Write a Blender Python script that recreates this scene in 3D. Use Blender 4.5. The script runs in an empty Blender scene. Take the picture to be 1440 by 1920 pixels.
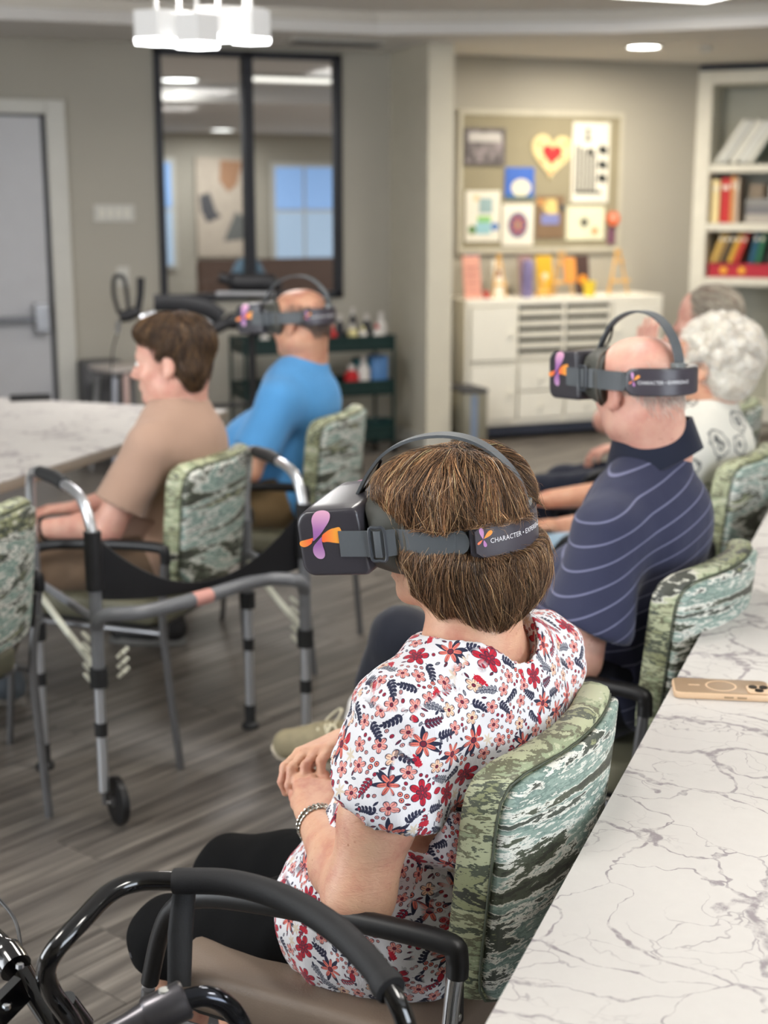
import bpy, bmesh, math, random
import numpy as np
from mathutils import Vector, Matrix, Euler
random.seed(7); rng = np.random.default_rng(7)
C = bpy.context.scene.collection
PI = math.pi
# ---------------------------------------------------------------- frame of reference
# survey frame: camera stands at x=0,y=0, y runs along its view; the room is turned 21.4 degrees against it
YAW = math.radians(21.4); CA, SA = math.cos(YAW), math.sin(YAW)
def W(x, y, z=0.0): return Vector((x*CA + y*SA, -x*SA + y*CA, z))
def heading(az): return -(math.radians(az) + YAW)          # survey azimuth -> rotation about z (local +Y = forward)
# ---------------------------------------------------------------- camera
cam = bpy.data.cameras.new('camera'); camo = bpy.data.objects.new('camera', cam); C.objects.link(camo)
camo.location = (0, 0, 1.6)
camo.rotation_euler = (math.radians(90 - 12.5), 0, -YAW)
cam.sensor_fit = 'HORIZONTAL'; cam.sensor_width = 36.0; cam.lens = 36.0*2660/1440
cam.clip_start = 0.05; cam.clip_end = 100
cam.dof.use_dof = True; cam.dof.focus_distance = 1.93; cam.dof.aperture_fstop = 5.0
bpy.context.scene.camera = camo
# ---------------------------------------------------------------- world, lights, exposure
sc = bpy.context.scene
sc.view_settings.view_transform = 'Standard'; sc.view_settings.look = 'None'
sc.view_settings.gamma = 1.0; sc.view_settings.exposure = 0.46; sc.view_settings.use_curve_mapping = False
world = bpy.data.worlds.new('world'); sc.world = world; world.use_nodes = True
bg = world.node_tree.nodes['Background']; bg.inputs[0].default_value = (0.62, 0.78, 1.0, 1); bg.inputs[1].default_value = 1.6
def area(name, loc, size, power, color=(1, 0.945, 0.88), rot=(0, 0, 0), spread=180):
    l = bpy.data.lights.new(name, 'AREA'); l.shape = 'RECTANGLE'; l.size, l.size_y = size; l.energy = power; l.color = color
    l.spread = math.radians(spread)
    o = bpy.data.objects.new(name, l); o.location = loc; o.rotation_euler = rot; C.objects.link(o); return o
PANELS = [(1.5, 0.4), (3.9, 1.2), (1.3, 3.2), (3.6, 3.9), (4.17, 6.44), (-1.0, 2.2)]      # ceiling light panels (world x, y); one is in view, the rest are added
for i, (x, y) in enumerate(PANELS):
    area('panel_lamp', (x, y, 2.60), (0.58, 0.58), 14)
area('window_daylight', (2.2, -1.72, 1.5), (2.6, 1.4), 120, (0.90, 0.95, 1.0), (math.radians(-90), 0, 0))  # daylight lamp added out of view behind the camera
area('window_daylight_left', (-2.42, 3.0, 1.5), (2.4, 1.4), 70, (0.90, 0.95, 1.0), (0, math.radians(-90), 0))  # second added daylight lamp, out of view to the left
# ---------------------------------------------------------------- materials
def nodes_of(name):
    m = bpy.data.materials.new(name); m.use_nodes = True; nt = m.node_tree
    return m, nt, nt.nodes['Principled BSDF']
def N(nt, kind, **kw):
    n = nt.nodes.new('ShaderNode' + kind)
    for k, v in kw.items():
        if k.startswith('i_'):
            key = k[2:]; key = int(key) if key.isdigit() else key.replace('_', ' ')
            n.inputs[key].default_value = v
        else: setattr(n, k, v)
    return n
def L(nt, a, ao, b, bi): nt.links.new(a.outputs[ao], b.inputs[bi])
def c4(c): return (c[0], c[1], c[2], 1.0)
def hexc(r, g, b):            # sRGB 0..255 -> linear
    f = lambda v: (v/255/12.92) if v/255 <= 0.04045 else ((v/255 + 0.055)/1.055)**2.4
    return (f(r), f(g), f(b))
def coords(nt, scale=(1, 1, 1), src='Object', rand=False):
    tc = N(nt, 'TexCoord'); mp = N(nt, 'Mapping'); mp.inputs['Scale'].default_value = scale
    if rand:
        oi = N(nt, 'ObjectInfo'); cx = N(nt, 'CombineXYZ'); mu = N(nt, 'Math', operation='MULTIPLY', i_1=37.0)
        L(nt, oi, 'Random', mu, 0)
        for i in range(3): L(nt, mu, 0, cx, i)
        L(nt, cx, 0, mp, 'Location')
    L(nt, tc, src, mp, 'Vector'); return mp
def ramp(nt, stops, interp='LINEAR'):
    r = N(nt, 'ValToRGB'); cr = r.color_ramp; cr.interpolation = interp
    while len(cr.elements) < len(stops): cr.elements.new(0.5)
    for e, (p, c) in zip(cr.elements, stops): e.position = p; e.color = c4(c)
    return r
def bump(nt, p, src, out, strength, dist):
    b = N(nt, 'Bump'); b.inputs['Strength'].default_value = strength; b.inputs['Distance'].default_value = dist
    L(nt, src, out, b, 'Height'); L(nt, b, 0, p, 'Normal'); return b
MC = {}
def plain(name, col, rough=0.5, metal=0.0, var=0.06, vs=8.0, bmp=0.0, bs=200.0, coat=0.0, spec=0.5, sheen=0.0):
    if name in MC: return MC[name]
    m, nt, p = nodes_of(name)
    mp = coords(nt); n = N(nt, 'TexNoise', i_Scale=vs, i_Detail=3.0); L(nt, mp, 0, n, 'Vector')
    lo = tuple(c*(1-var) for c in col); hi = tuple(min(1, c*(1+var)) for c in col)
    r = ramp(nt, [(0.3, lo), (0.7, hi)]); L(nt, n, 'Fac', r, 0); L(nt, r, 0, p, 'Base Color')
    p.inputs['Roughness'].default_value = rough; p.inputs['Metallic'].default_value = metal
    p.inputs['Coat Weight'].default_value = coat; p.inputs['Specular IOR Level'].default_value = spec
    p.inputs['Sheen Weight'].default_value = sheen
    if bmp:
        n2 = N(nt, 'TexNoise', i_Scale=bs, i_Detail=2.0); L(nt, mp, 0, n2, 'Vector'); bump(nt, p, n2, 'Fac', bmp, 0.002)
    MC[name] = m; return m
def emis(name, col, strength):
    m, nt, p = nodes_of(name); p.inputs['Base Color'].default_value = c4(col)
    p.inputs['Emission Color'].default_value = c4(col); p.inputs['Emission Strength'].default_value = strength; return m
def skin_mat(name, a, b, red, bmp=0.25, spots=0.4):
    m, nt, p = nodes_of(name); mp = coords(nt)
    n = N(nt, 'TexNoise', i_Scale=16.0, i_Detail=7.0, i_Roughness=0.62); L(nt, mp, 0, n, 'Vector')
    r = ramp(nt, [(0.30, a), (0.52, b), (0.72, red)]); L(nt, n, 'Fac', r, 0)
    v = N(nt, 'TexVoronoi', i_Scale=85.0); L(nt, mp, 0, v, 'Vector')
    n3 = N(nt, 'TexNoise', i_Scale=30.0); L(nt, mp, 0, n3, 'Vector')
    ml = N(nt, 'MapRange', i_1=0.10, i_2=0.22, i_3=1.0, i_4=0.0); L(nt, v, 'Distance', ml, 0)
    m2 = N(nt, 'MapRange', i_1=0.56, i_2=0.66, i_3=0.0, i_4=spots); L(nt, n3, 'Fac', m2, 0)
    mm = N(nt, 'Math', operation='MULTIPLY'); L(nt, ml, 0, mm, 0); L(nt, m2, 0, mm, 1)
    mx = N(nt, 'MixRGB', blend_type='MULTIPLY', i_Color2=(0.55, 0.32, 0.2, 1)); L(nt, mm, 0, mx, 0); L(nt, r, 0, mx, 1)
    L(nt, mx, 0, p, 'Base Color')
    p.inputs['Roughness'].default_value = 0.5; p.inputs['Subsurface Weight'].default_value = 0.12
    p.inputs['Subsurface Radius'].default_value = (0.012, 0.005, 0.003); p.inputs['Subsurface Scale'].default_value = 1.0
    mp2 = coords(nt, (60, 60, 160)); w = N(nt, 'TexNoise', i_Scale=1.6, i_Detail=4.0, i_Distortion=0.8); L(nt, mp2, 0, w, 'Vector')
    bump(nt, p, w, 'Fac', bmp, 0.0025); return m
SKIN = skin_mat('skin_warm', hexc(218,176,146), hexc(208,158,132), hexc(188,122,106), bmp=0.4, spots=0.7)
SKIN_PINK = skin_mat('skin_pink', hexc(224,180,160), hexc(214,160,142), hexc(200,138,124), spots=0.7)
SKIN_TAN = skin_mat('skin_tan', hexc(214,168,138), hexc(206,152,124), hexc(190,124,104))
def camo_mat(name, stops, sc_=(1.7, 1.7, 8.5)):
    m, nt, p = nodes_of(name); mp = coords(nt, sc_, rand=True)
    n = N(nt, 'TexNoise', i_Scale=1.0, i_Detail=4.0, i_Roughness=0.6, i_Distortion=0.9); L(nt, mp, 0, n, 'Vector')
    mp2 = coords(nt, (26, 26, 105)); f = N(nt, 'TexNoise', i_Scale=1.0, i_Detail=4.0, i_Roughness=0.75); L(nt, mp2, 0, f, 'Vector')
    a = N(nt, 'MapRange', i_1=0.3, i_2=0.7, i_3=-0.055, i_4=0.055); L(nt, f, 'Fac', a, 0)
    s = N(nt, 'Math', operation='ADD'); L(nt, n, 'Fac', s, 0); L(nt, a, 0, s, 1)
    st = N(nt, 'MapRange', i_1=0.26, i_2=0.74, i_3=0.0, i_4=1.0); L(nt, s, 0, st, 0)
    r = ramp(nt, stops, 'CONSTANT'); L(nt, st, 0, r, 0)
    mp3 = coords(nt, (900, 900, 900)); g = N(nt, 'TexNoise', i_Scale=1.0); L(nt, mp3, 0, g, 'Vector')
    L(nt, r, 0, p, 'Base Color'); p.inputs['Roughness'].default_value = 0.5
    bump(nt, p, g, 'Fac', 0.25, 0.001); return m
_g = [hexc(62,64,56), hexc(106,106,84), hexc(72,78,70), hexc(142,162,152), hexc(112,134,126), hexc(222,222,212), hexc(146,150,114), hexc(82,88,74), hexc(206,204,190), hexc(66,68,60)]
CAMO = camo_mat('brush_stroke_fabric', [(0.0,_g[1]),(0.14,_g[0]),(0.27,_g[7]),(0.36,_g[5]),(0.42,_g[3]),(0.50,_g[4]),(0.56,_g[5]),(0.62,_g[2]),(0.73,_g[6]),(0.80,_g[8]),(0.88,_g[9])])
CAMO2 = camo_mat('brush_stroke_fabric_edge', [(0.0,_g[0]),(0.18,_g[6]),(0.30,_g[7]),(0.38,hexc(178,182,148)),(0.50,_g[1]),(0.58,hexc(150,160,128)),(0.66,hexc(186,190,158)),(0.78,_g[8]),(0.86,_g[9])], (4, 4, 12))
def marble(name, base=hexc(202,198,193)):
    m, nt, p = nodes_of(name); mp = coords(nt)
    w = N(nt, 'TexNoise', i_Scale=3.2, i_Detail=5.0); L(nt, mp, 0, w, 'Vector')
    ad = N(nt, 'MixRGB', blend_type='LINEAR_LIGHT', i_0=0.22); L(nt, mp, 0, ad, 1); L(nt, w, 'Color', ad, 2)
    st = N(nt, 'Mapping'); st.inputs['Scale'].default_value = (2.0, 3.6, 3); st.inputs['Rotation'].default_value = (0, 0, 0.5); L(nt, ad, 0, st, 0)
    v = N(nt, 'TexVoronoi', feature='DISTANCE_TO_EDGE', i_Scale=2.3); L(nt, st, 0, v, 'Vector')
    v2 = N(nt, 'TexVoronoi', feature='DISTANCE_TO_EDGE', i_Scale=5.5); L(nt, st, 0, v2, 'Vector')
    msk = N(nt, 'TexNoise', i_Scale=4.0, i_Detail=2.0); L(nt, mp, 0, msk, 'Vector')
    wid = N(nt, 'MapRange', i_1=0.40, i_2=0.66, i_3=0.008, i_4=0.075); L(nt, msk, 'Fac', wid, 0)
    a = N(nt, 'Math', operation='DIVIDE'); L(nt, v, 'Distance', a, 0); L(nt, wid, 0, a, 1)
    a1 = N(nt, 'MapRange', i_1=0.5, i_2=1.0, i_3=1.0, i_4=0.0); L(nt, a, 0, a1, 0)
    b1 = N(nt, 'MapRange', i_1=0.008, i_2=0.02, i_3=0.75, i_4=0.0); L(nt, v2, 'Distance', b1, 0)
    mk2 = N(nt, 'MapRange', i_1=0.44, i_2=0.54, i_3=0.0, i_4=1.0); L(nt, msk, 'Fac', mk2, 0)
    b2 = N(nt, 'Math', operation='MULTIPLY'); L(nt, b1, 0, b2, 0); L(nt, mk2, 0, b2, 1)
    fine = N(nt, 'TexNoise', i_Scale=38.0, i_Detail=5.0, i_Roughness=0.75); L(nt, mp, 0, fine, 'Vector')
    fm = N(nt, 'MapRange', i_1=0.38, i_2=0.56, i_3=0.15, i_4=1.0); L(nt, fine, 'Fac', fm, 0)
    mxx = N(nt, 'Math', operation='MAXIMUM'); L(nt, a1, 0, mxx, 0); L(nt, b2, 0, mxx, 1)
    t = N(nt, 'Math', operation='MULTIPLY'); L(nt, mxx, 0, t, 0); L(nt, fm, 0, t, 1)
    t2 = N(nt, 'Math', operation='MULTIPLY', i_1=1.0); L(nt, t, 0, t2, 0)
    r = ramp(nt, [(0.35, base), (0.75, tuple(c*0.96 for c in base))]); L(nt, fine, 'Fac', r, 0)
    mix = N(nt, 'MixRGB', i_Color2=c4(hexc(142,134,137))); L(nt, t2, 0, mix, 0); L(nt, r, 0, mix, 1)
    L(nt, mix, 0, p, 'Base Color'); p.inputs['Roughness'].default_value = 0.42; p.inputs['Specular IOR Level'].default_value = 0.35
    return m
MARBLE = marble('white_veined_laminate')
def plank_mat():
    m, nt, p = nodes_of('grey_wood_plank'); mp = coords(nt, (0.9, 24, 1), rand=True)
    n = N(nt, 'TexNoise', i_Scale=1.6, i_Detail=5.0, i_Roughness=0.6, i_Distortion=0.25); L(nt, mp, 0, n, 'Vector')
    r = ramp(nt, [(0.28, hexc(78,73,68)), (0.44, hexc(106,100,94)), (0.56, hexc(132,125,117)), (0.72, hexc(170,162,152))]); L(nt, n, 'Fac', r, 0)
    oi = N(nt, 'ObjectInfo'); mr = N(nt, 'MapRange', i_3=0.62, i_4=0.84); L(nt, oi, 'Random', mr, 0)
    mu = N(nt, 'MixRGB', blend_type='MULTIPLY', i_0=1.0); L(nt, r, 0, mu, 1); L(nt, mr, 0, mu, 2)
    L(nt, mu, 0, p, 'Base Color'); p.inputs['Roughness'].default_value = 0.34
    bump(nt, p, n, 'Fac', 0.05, 0.002); return m
PLANK = plank_mat()
BLACKP = plain('black_plastic', hexc(17,17,19), 0.45)
BLACKG = plain('gloss_black_paint', hexc(10,10,12), 0.12, coat=0.6)
FOAM = plain('black_foam', hexc(27,27,29), 0.6, bmp=0.3, bs=900, spec=0.35)
STEEL = plain('grey_painted_steel', hexc(120,120,122), 0.32, 0.7)
CHROME = plain('chrome', hexc(215,218,222), 0.08, 1.0)
ALU = plain('brushed_aluminium', hexc(202,205,210), 0.3, 0.85)
WHITE = plain('white_paint', hexc(226,222,208), 0.5, var=0.02)
SEATV = plain('taupe_vinyl', hexc(120,104,90), 0.5, bmp=0.2, bs=300)
SEATO = plain('olive_vinyl', hexc(104,102,84), 0.5, bmp=0.2, bs=300)
# ---------------------------------------------------------------- object helpers
def fin(name, me, mats, parent=None, smooth=40, loc=None):
    if not isinstance(mats, (list, tuple)): mats = [mats]
    for m in mats: me.materials.append(m)
    if smooth:
        me.polygons.foreach_set('use_smooth', [True]*len(me.polygons))
        if smooth < 180: me.set_sharp_from_angle(angle=math.radians(smooth))
    o = bpy.data.objects.new(name, me); C.objects.link(o)
    if parent: o.parent = parent
    if loc is not None: o.location = loc
    return o
def tag(o, label=None, cat=None, group=None, kind=None):
    if label: o['label'] = label
    if cat: o['category'] = cat
    if group: o['group'] = group
    if kind: o['kind'] = kind
    return o
def thing(name, label, cat, loc=(0, 0, 0), rz=0.0, group=None):
    o = bpy.data.objects.new(name, None); o.empty_display_size = 0.1; C.objects.link(o)
    o.location = loc; o.rotation_euler = (0, 0, rz); return tag(o, label, cat, group)
def dup_tree(o, parent=None):
    c = o.copy(); C.objects.link(c)
    if parent: c.parent = parent
    for ch in list(o.children): dup_tree(ch, c)
    return c
class MB:
    def __init__(s): s.v = []; s.f = []; s.m = []; s.mi = 0
    def add(s, vs, fs):
        b = len(s.v); s.v += [tuple(v) for v in vs]; s.f += [tuple(i + b for i in f) for f in fs]; s.m += [s.mi]*len(fs)
    def box(s, c, h, R=None):
        vs = [Vector((x*h[0], y*h[1], z*h[2])) for x in (-1, 1) for y in (-1, 1) for z in (-1, 1)]
        if R is not None: vs = [R @ v for v in vs]
        s.add([v + Vector(c) for v in vs], [(0,1,3,2),(4,6,7,5),(0,4,5,1),(2,3,7,6),(0,2,6,4),(1,5,7,3)]); return s
    def rbox(s, c, h, r, R=None, n=3):          # box with rounded vertical (z) corners and softly stepped top/bottom
        pts = []
        for (sx, sy, a0) in ((1,1,0),(-1,1,90),(-1,-1,180),(1,-1,270)):
            for i in range(n+1):
                a = math.radians(a0 + 90*i/n); pts.append((sx*(h[0]-r) + r*math.cos(a), sy*(h[1]-r) + r*math.sin(a)))
        e = min(r, h[2])*0.45; rings = []
        for z, q in ((-h[2], e), (-h[2]+e*0.3, e*0.3), (-h[2]+e, 0), (h[2]-e, 0), (h[2]-e*0.3, e*0.3), (h[2], e)):
            rings.append([Vector((x*(1-q/h[0]), y*(1-q/h[1]), z)) for x, y in pts])
        s.rings(rings, c=c, R=R); return s
    def rings(s, rings, c=(0,0,0), R=None, caps=True, closed=False):
        n = len(rings[0]); vs = [v for r in rings for v in r]
        if R is not None: vs = [R @ Vector(v) for v in vs]
        vs = [Vector(v) + Vector(c) for v in vs]; fs = []
        m = len(rings)
        for i in range(m if closed else m-1):
            for j in range(n):
                a, b = i*n + j, i*n + (j+1) % n; i2 = (i+1) % m
                fs.append((a, b, i2*n + (j+1) % n, i2*n + j))
        if caps and not closed: fs += [tuple(range(n-1, -1, -1)), tuple((m-1)*n + j for j in range(n))]
        s.add(vs, fs); return s
    def tube(s, pts, r, n=12, closed=False, up=None, prof=None, caps=True):
        P = [Vector(p) for p in pts]; m = len(P); rr = r if isinstance(r, (list, tuple)) else [r]*m
        T = []
        for i in range(m):
            a = P[(i-1) % m] if (closed or i > 0) else P[i]; b = P[(i+1) % m] if (closed or i < m-1) else P[i]
            T.append((b - a).normalized())
        u = Vector(up) if up is not None else (Vector((0,0,1)) if abs(T[0].z) < 0.9 else Vector((1,0,0)))
        rings = []
        for i in range(m):
            u = (u - T[i]*u.dot(T[i])).normalized(); w = T[i].cross(u)
            if prof: rings.append([P[i] + u*b*rr[i] + w*a*rr[i] for a, b in prof])
            else: rings.append([P[i] + (u*math.cos(2*PI*k/n) + w*math.sin(2*PI*k/n))*rr[i] for k in range(n)])
        s.rings(rings, caps=caps, closed=closed); return s
    def lathe(s, prof, c=(0,0,0), n=20, R=None):
        s.rings([[Vector((r*math.cos(2*PI*k/n), r*math.sin(2*PI*k/n), z)) for k in range(n)] for r, z in prof], c=c, R=R); return s
    def prism(s, poly, d, M=None):             # poly in xy, extruded along z by d
        n = len(poly); vs = [Vector((x, y, z)) for z in (0, d) for x, y in poly]
        if M is not None: vs = [M @ v for v in vs]
        s.add(vs, [tuple(range(n-1, -1, -1)), tuple(range(n, 2*n))] + [(i, (i+1) % n, n+(i+1) % n, n+i) for i in range(n)]); return s
    def mesh(s, name):
        me = bpy.data.meshes.new(name); me.from_pydata(s.v, [], s.f)
        if any(s.m): me.polygons.foreach_set('material_index', s.m)
        bm = bmesh.new(); bm.from_mesh(me); bmesh.ops.recalc_face_normals(bm, faces=bm.faces); bm.to_mesh(me); bm.free(); return me
    def build(s, name, mats, parent=None, smooth=40, bevel=0.0, loc=None):
        o = fin(name, s.mesh(name), mats, parent, smooth, loc)
        if bevel:
            b = o.modifiers.new('bevel', 'BEVEL'); b.width = bevel; b.segments = 3; b.limit_method = 'ANGLE'; b.harden_normals = False
        return o
def spline(pts, n=8, closed=False):
    P = [Vector(p) for p in pts]; out = []; m = len(P)
    for i in range(m if closed else m-1):
        p0 = P[(i-1) % m] if (closed or i > 0) else P[i]; p1 = P[i]; p2 = P[(i+1) % m]; p3 = P[(i+2) % m] if (closed or i < m-2) else P[i+1]
        for k in range(n):
            t = k/n; out.append(0.5*((2*p1) + (p2-p0)*t + (2*p0-5*p1+4*p2-p3)*t*t + (3*p1-p0-3*p2+p3)*t**3))
    if not closed: out.append(P[-1])
    return out
def structure(name, mb, mats, **kw):
    o = mb.build(name, mats, **kw); o['kind'] = 'structure'; return o
# ---------------------------------------------------------------- implicit bodies: fields -> smooth skin
class Field:
    def __init__(s, rs=1.0): s.p = []; s.rs = rs
    def c(s, a, ra, b, rb, k=0.02, op='add', fl=None):
        s.p.append(('c', np.array(a, float), ra*s.rs, np.array(b, float), rb*s.rs, k, op, fl)); return s
    def e(s, c, r, k=0.02, op='add', R=None):
        s.p.append(('e', np.array(c, float), np.array(r, float)*s.rs, R, None, k, op, None)); return s
    def plane(s, pt, n, k=0.004):               # keeps the side the normal points away from
        n = np.array(n, float); n /= np.linalg.norm(n); s.p.append(('p', np.array(pt, float), n, None, None, k, 'cut', None)); return s
    def bb(s, q):
        if q[0] == 'c':
            f = 1.0 if q[7] is None else max(1, q[7][1]); m = max(q[2], q[4])*f + q[5] + 0.02
            return np.minimum(q[1], q[3]) - m, np.maximum(q[1], q[3]) + m
        if q[0] == 'e': m = q[5] + 0.02 + q[2].max() if q[3] is not None else q[2] + q[5] + 0.02; return q[1] - m, q[1] + m
        return None
    @staticmethod
    def dist(q, X):
        if q[0] == 'c':
            a, ra, b, rb = q[1], q[2], q[3], q[4]; ab = b - a; w = X - a
            t = np.clip((w @ ab)/max(ab @ ab, 1e-9), 0, 1); v = w - t[..., None]*ab
            if q[7] is not None:
                ax, sf = q[7]; ax = np.array(ax, float); ax /= np.linalg.norm(ax)
                v = v + ((v @ ax)*(1/sf - 1))[..., None]*ax
            return np.sqrt((v*v).sum(-1)) - (ra + (rb-ra)*t)
        if q[0] == 'e':
            v = X - q[1]
            if q[3] is not None: v = v @ q[3]
            k0 = np.sqrt(((v/q[2])**2).sum(-1)); k1 = np.sqrt(((v/q[2]**2)**2).sum(-1)) + 1e-9
            return k0*(k0-1)/k1
        return (X - q[1]) @ q[2]
    @staticmethod
    def comb(D, d, k, op):
        if op == 'add': h = np.maximum(k - np.abs(D-d), 0)/k; return np.minimum(D, d) - h*h*k*0.25
        if op == 'sub': d = -d
        h = np.maximum(k - np.abs(D-d), 0)/k; return np.maximum(D, d) + h*h*k*0.25
    def at(s, X):
        D = np.full(X.shape[:-1], 1.0)
        for q in s.p: D = s.comb(D, s.dist(q, X), q[5], q[6])
        return D
    def grad(s, X, e=0.002):
        g = np.stack([s.at(X + np.eye(3)[i]*e) - s.at(X - np.eye(3)[i]*e) for i in range(3)], -1)
        return g/(np.linalg.norm(g, axis=-1, keepdims=True) + 1e-9)
    def mesh(s, name, h, disp=None, post=None):
        lo = np.min([s.bb(q)[0] for q in s.p if s.bb(q) is not None and q[6] == 'add'], 0); hi = np.max([s.bb(q)[1] for q in s.p if s.bb(q) is not None and q[6] == 'add'], 0)
        n = np.ceil((hi-lo)/h).astype(int) + 2
        ax = [lo[i] + h*np.arange(n[i]) for i in range(3)]
        D = np.full(n, 1.0, np.float32)
        for q in s.p:
            if q[0] == 'p': sl = (slice(None),)*3
            else:
                b0, b1 = s.bb(q); i0 = np.clip(np.floor((b0-lo)/h).astype(int), 0, n); i1 = np.clip(np.ceil((b1-lo)/h).astype(int)+1, 0, n)
                sl = tuple(slice(i0[i], i1[i]) for i in range(3))
            X = np.stack(np.meshgrid(*[ax[i][sl[i]] for i in range(3)], indexing='ij'), -1)
            if X.size == 0: continue
            D[sl] = s.comb(D[sl], s.dist(q, X), q[5], q[6])
        V, F = surfnets(D, lo, h)
        if disp is not None:
            g = s.grad(V); V = V + g*disp(V)[:, None]
        me = bpy.data.meshes.new(name); me.vertices.add(len(V)); me.vertices.foreach_set('co', V.astype(np.float32).ravel())
        me.loops.add(F.size); me.loops.foreach_set('vertex_index', F.ravel().astype(np.int32))
        me.polygons.add(len(F)); me.polygons.foreach_set('loop_start', np.arange(0, F.size, 4, dtype=np.int32))
        me.update(calc_edges=True); me.validate(); return me
def surfnets(D, o, h):
    s = D < 0; S = s.astype(np.int8)
    c = sum(S[i:D.shape[0]-1+i, j:D.shape[1]-1+j, k:D.shape[2]-1+k] for i in (0,1) for j in (0,1) for k in (0,1))
    act = (c > 0) & (c < 8); ii = np.argwhere(act); idx = np.full(act.shape, -1, np.int64); idx[act] = np.arange(len(ii))
    acc = np.zeros((len(ii), 3)); cnt = np.zeros(len(ii))
    cor = [(i,j,k) for i in (0,1) for j in (0,1) for k in (0,1)]
    for a in cor:
        for b in cor:
            if sum(b) - sum(a) == 1 and all(x <= y for x, y in zip(a, b)):
                A = ii + a; B = ii + b; da = D[tuple(A.T)]; db = D[tuple(B.T)]; m = (da < 0) != (db < 0)
                t = da[m]/(da[m]-db[m]); acc[m] += np.array(a) + t[:, None]*(np.array(b)-np.array(a)); cnt[m] += 1
    V = np.array(o) + h*(ii + acc/cnt[:, None]); F = []
    for ax in range(3):
        u, w = [(1,2),(2,0),(0,1)][ax]
        sa = [slice(None)]*3; sb = [slice(None)]*3; sa[ax] = slice(0,-1); sb[ax] = slice(1,None)
        e0 = s[tuple(sa)]; e1 = s[tuple(sb)]; ch = np.argwhere(e0 != e1)
        ok = (ch[:, u] > 0) & (ch[:, w] > 0) & (ch[:, u] < D.shape[u]-1) & (ch[:, w] < D.shape[w]-1); ch = ch[ok]
        if not len(ch): continue
        ins = e0[tuple(ch.T)]; du = np.zeros(3, int); du[u] = 1; dw = np.zeros(3, int); dw[w] = 1
        q = [idx[tuple((ch - du - dw).T)], idx[tuple((ch - dw).T)], idx[tuple(ch.T)], idx[tuple((ch - du).T)]]
        Q = np.stack(q, 1); Q[~ins] = Q[~ins][:, ::-1]; F.append(Q)
    return V, np.concatenate(F)
def vnoise(P, seed=0):                          # cheap smooth 3-D noise in [-1,1]
    r = np.random.default_rng(seed); o = np.zeros(len(P))
    for i in range(6):
        k = r.normal(size=3); k /= np.linalg.norm(k); o += np.sin(P @ k*(1.0 + 0.5*i) + r.uniform(0, 6.28))
    return o/3.0
nrm = lambda v: np.array(v, float)/np.linalg.norm(v)
def hand(F, w, d, n, side, curl=0.5, sc_=1.0, fan=0.10, thumb=(0.75, 0.55, -0.2), curls=None):
    w, d, n = np.array(w, float), nrm(d), np.array(n, float); n = nrm(n - d*(n @ d)); s = np.cross(d, n)*side
    offs = [0.031, 0.011, -0.010, -0.029]; kl = [0.088, 0.092, 0.086, 0.076]; fl_ = [(0.043,0.026,0.021),(0.047,0.030,0.022),(0.043,0.028,0.021),(0.034,0.021,0.018)]
    for i in range(4):
        kn = w + (d*kl[i] + s*offs[i])*sc_
        F.c(w + s*offs[i]*0.55*sc_ + d*0.005, 0.0155*sc_, kn, 0.0115*sc_, 0.014)
        a = nrm(d + s*fan*(1.5-i)/1.5); m = nrm(n - a*(n @ a)); p = kn; r = 0.0098*sc_; ang = (curls[i] if curls else curl)
        for j, l in enumerate(fl_[i]):
            th = ang*(0.65 + 0.75*(j > 0)); a, m = a*math.cos(th) - m*math.sin(th), m*math.cos(th) + a*math.sin(th)
            q = p + a*l*sc_; r2 = r*0.90; F.c(p, r, q, r2, 0.004); p, r = q, r2
    td = nrm(d*thumb[0] + s*thumb[1] + n*thumb[2]); p = w + (d*0.018 + s*0.024)*sc_; r = 0.0140*sc_
    for l, b in ((0.042, 0.0), (0.034, 0.25), (0.027, 0.25)):
        td = nrm(td + d*b*0.8 - n*b*0.4); q = p + td*l*sc_; F.c(p, r, q, r*0.86, 0.006); p, r = q, r*0.86
def head_M(pos, yaw=0, pitch=0, roll=0, scale=1.0):        # pitch>0 looks down
    return Matrix.Translation(pos) @ Euler((math.radians(-pitch), math.radians(roll), math.radians(yaw)), 'XYZ').to_matrix().to_4x4() @ Matrix.Diagonal((scale, scale, scale, 1))
def RM(M): return np.array(M.to_quaternion().to_matrix())
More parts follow.
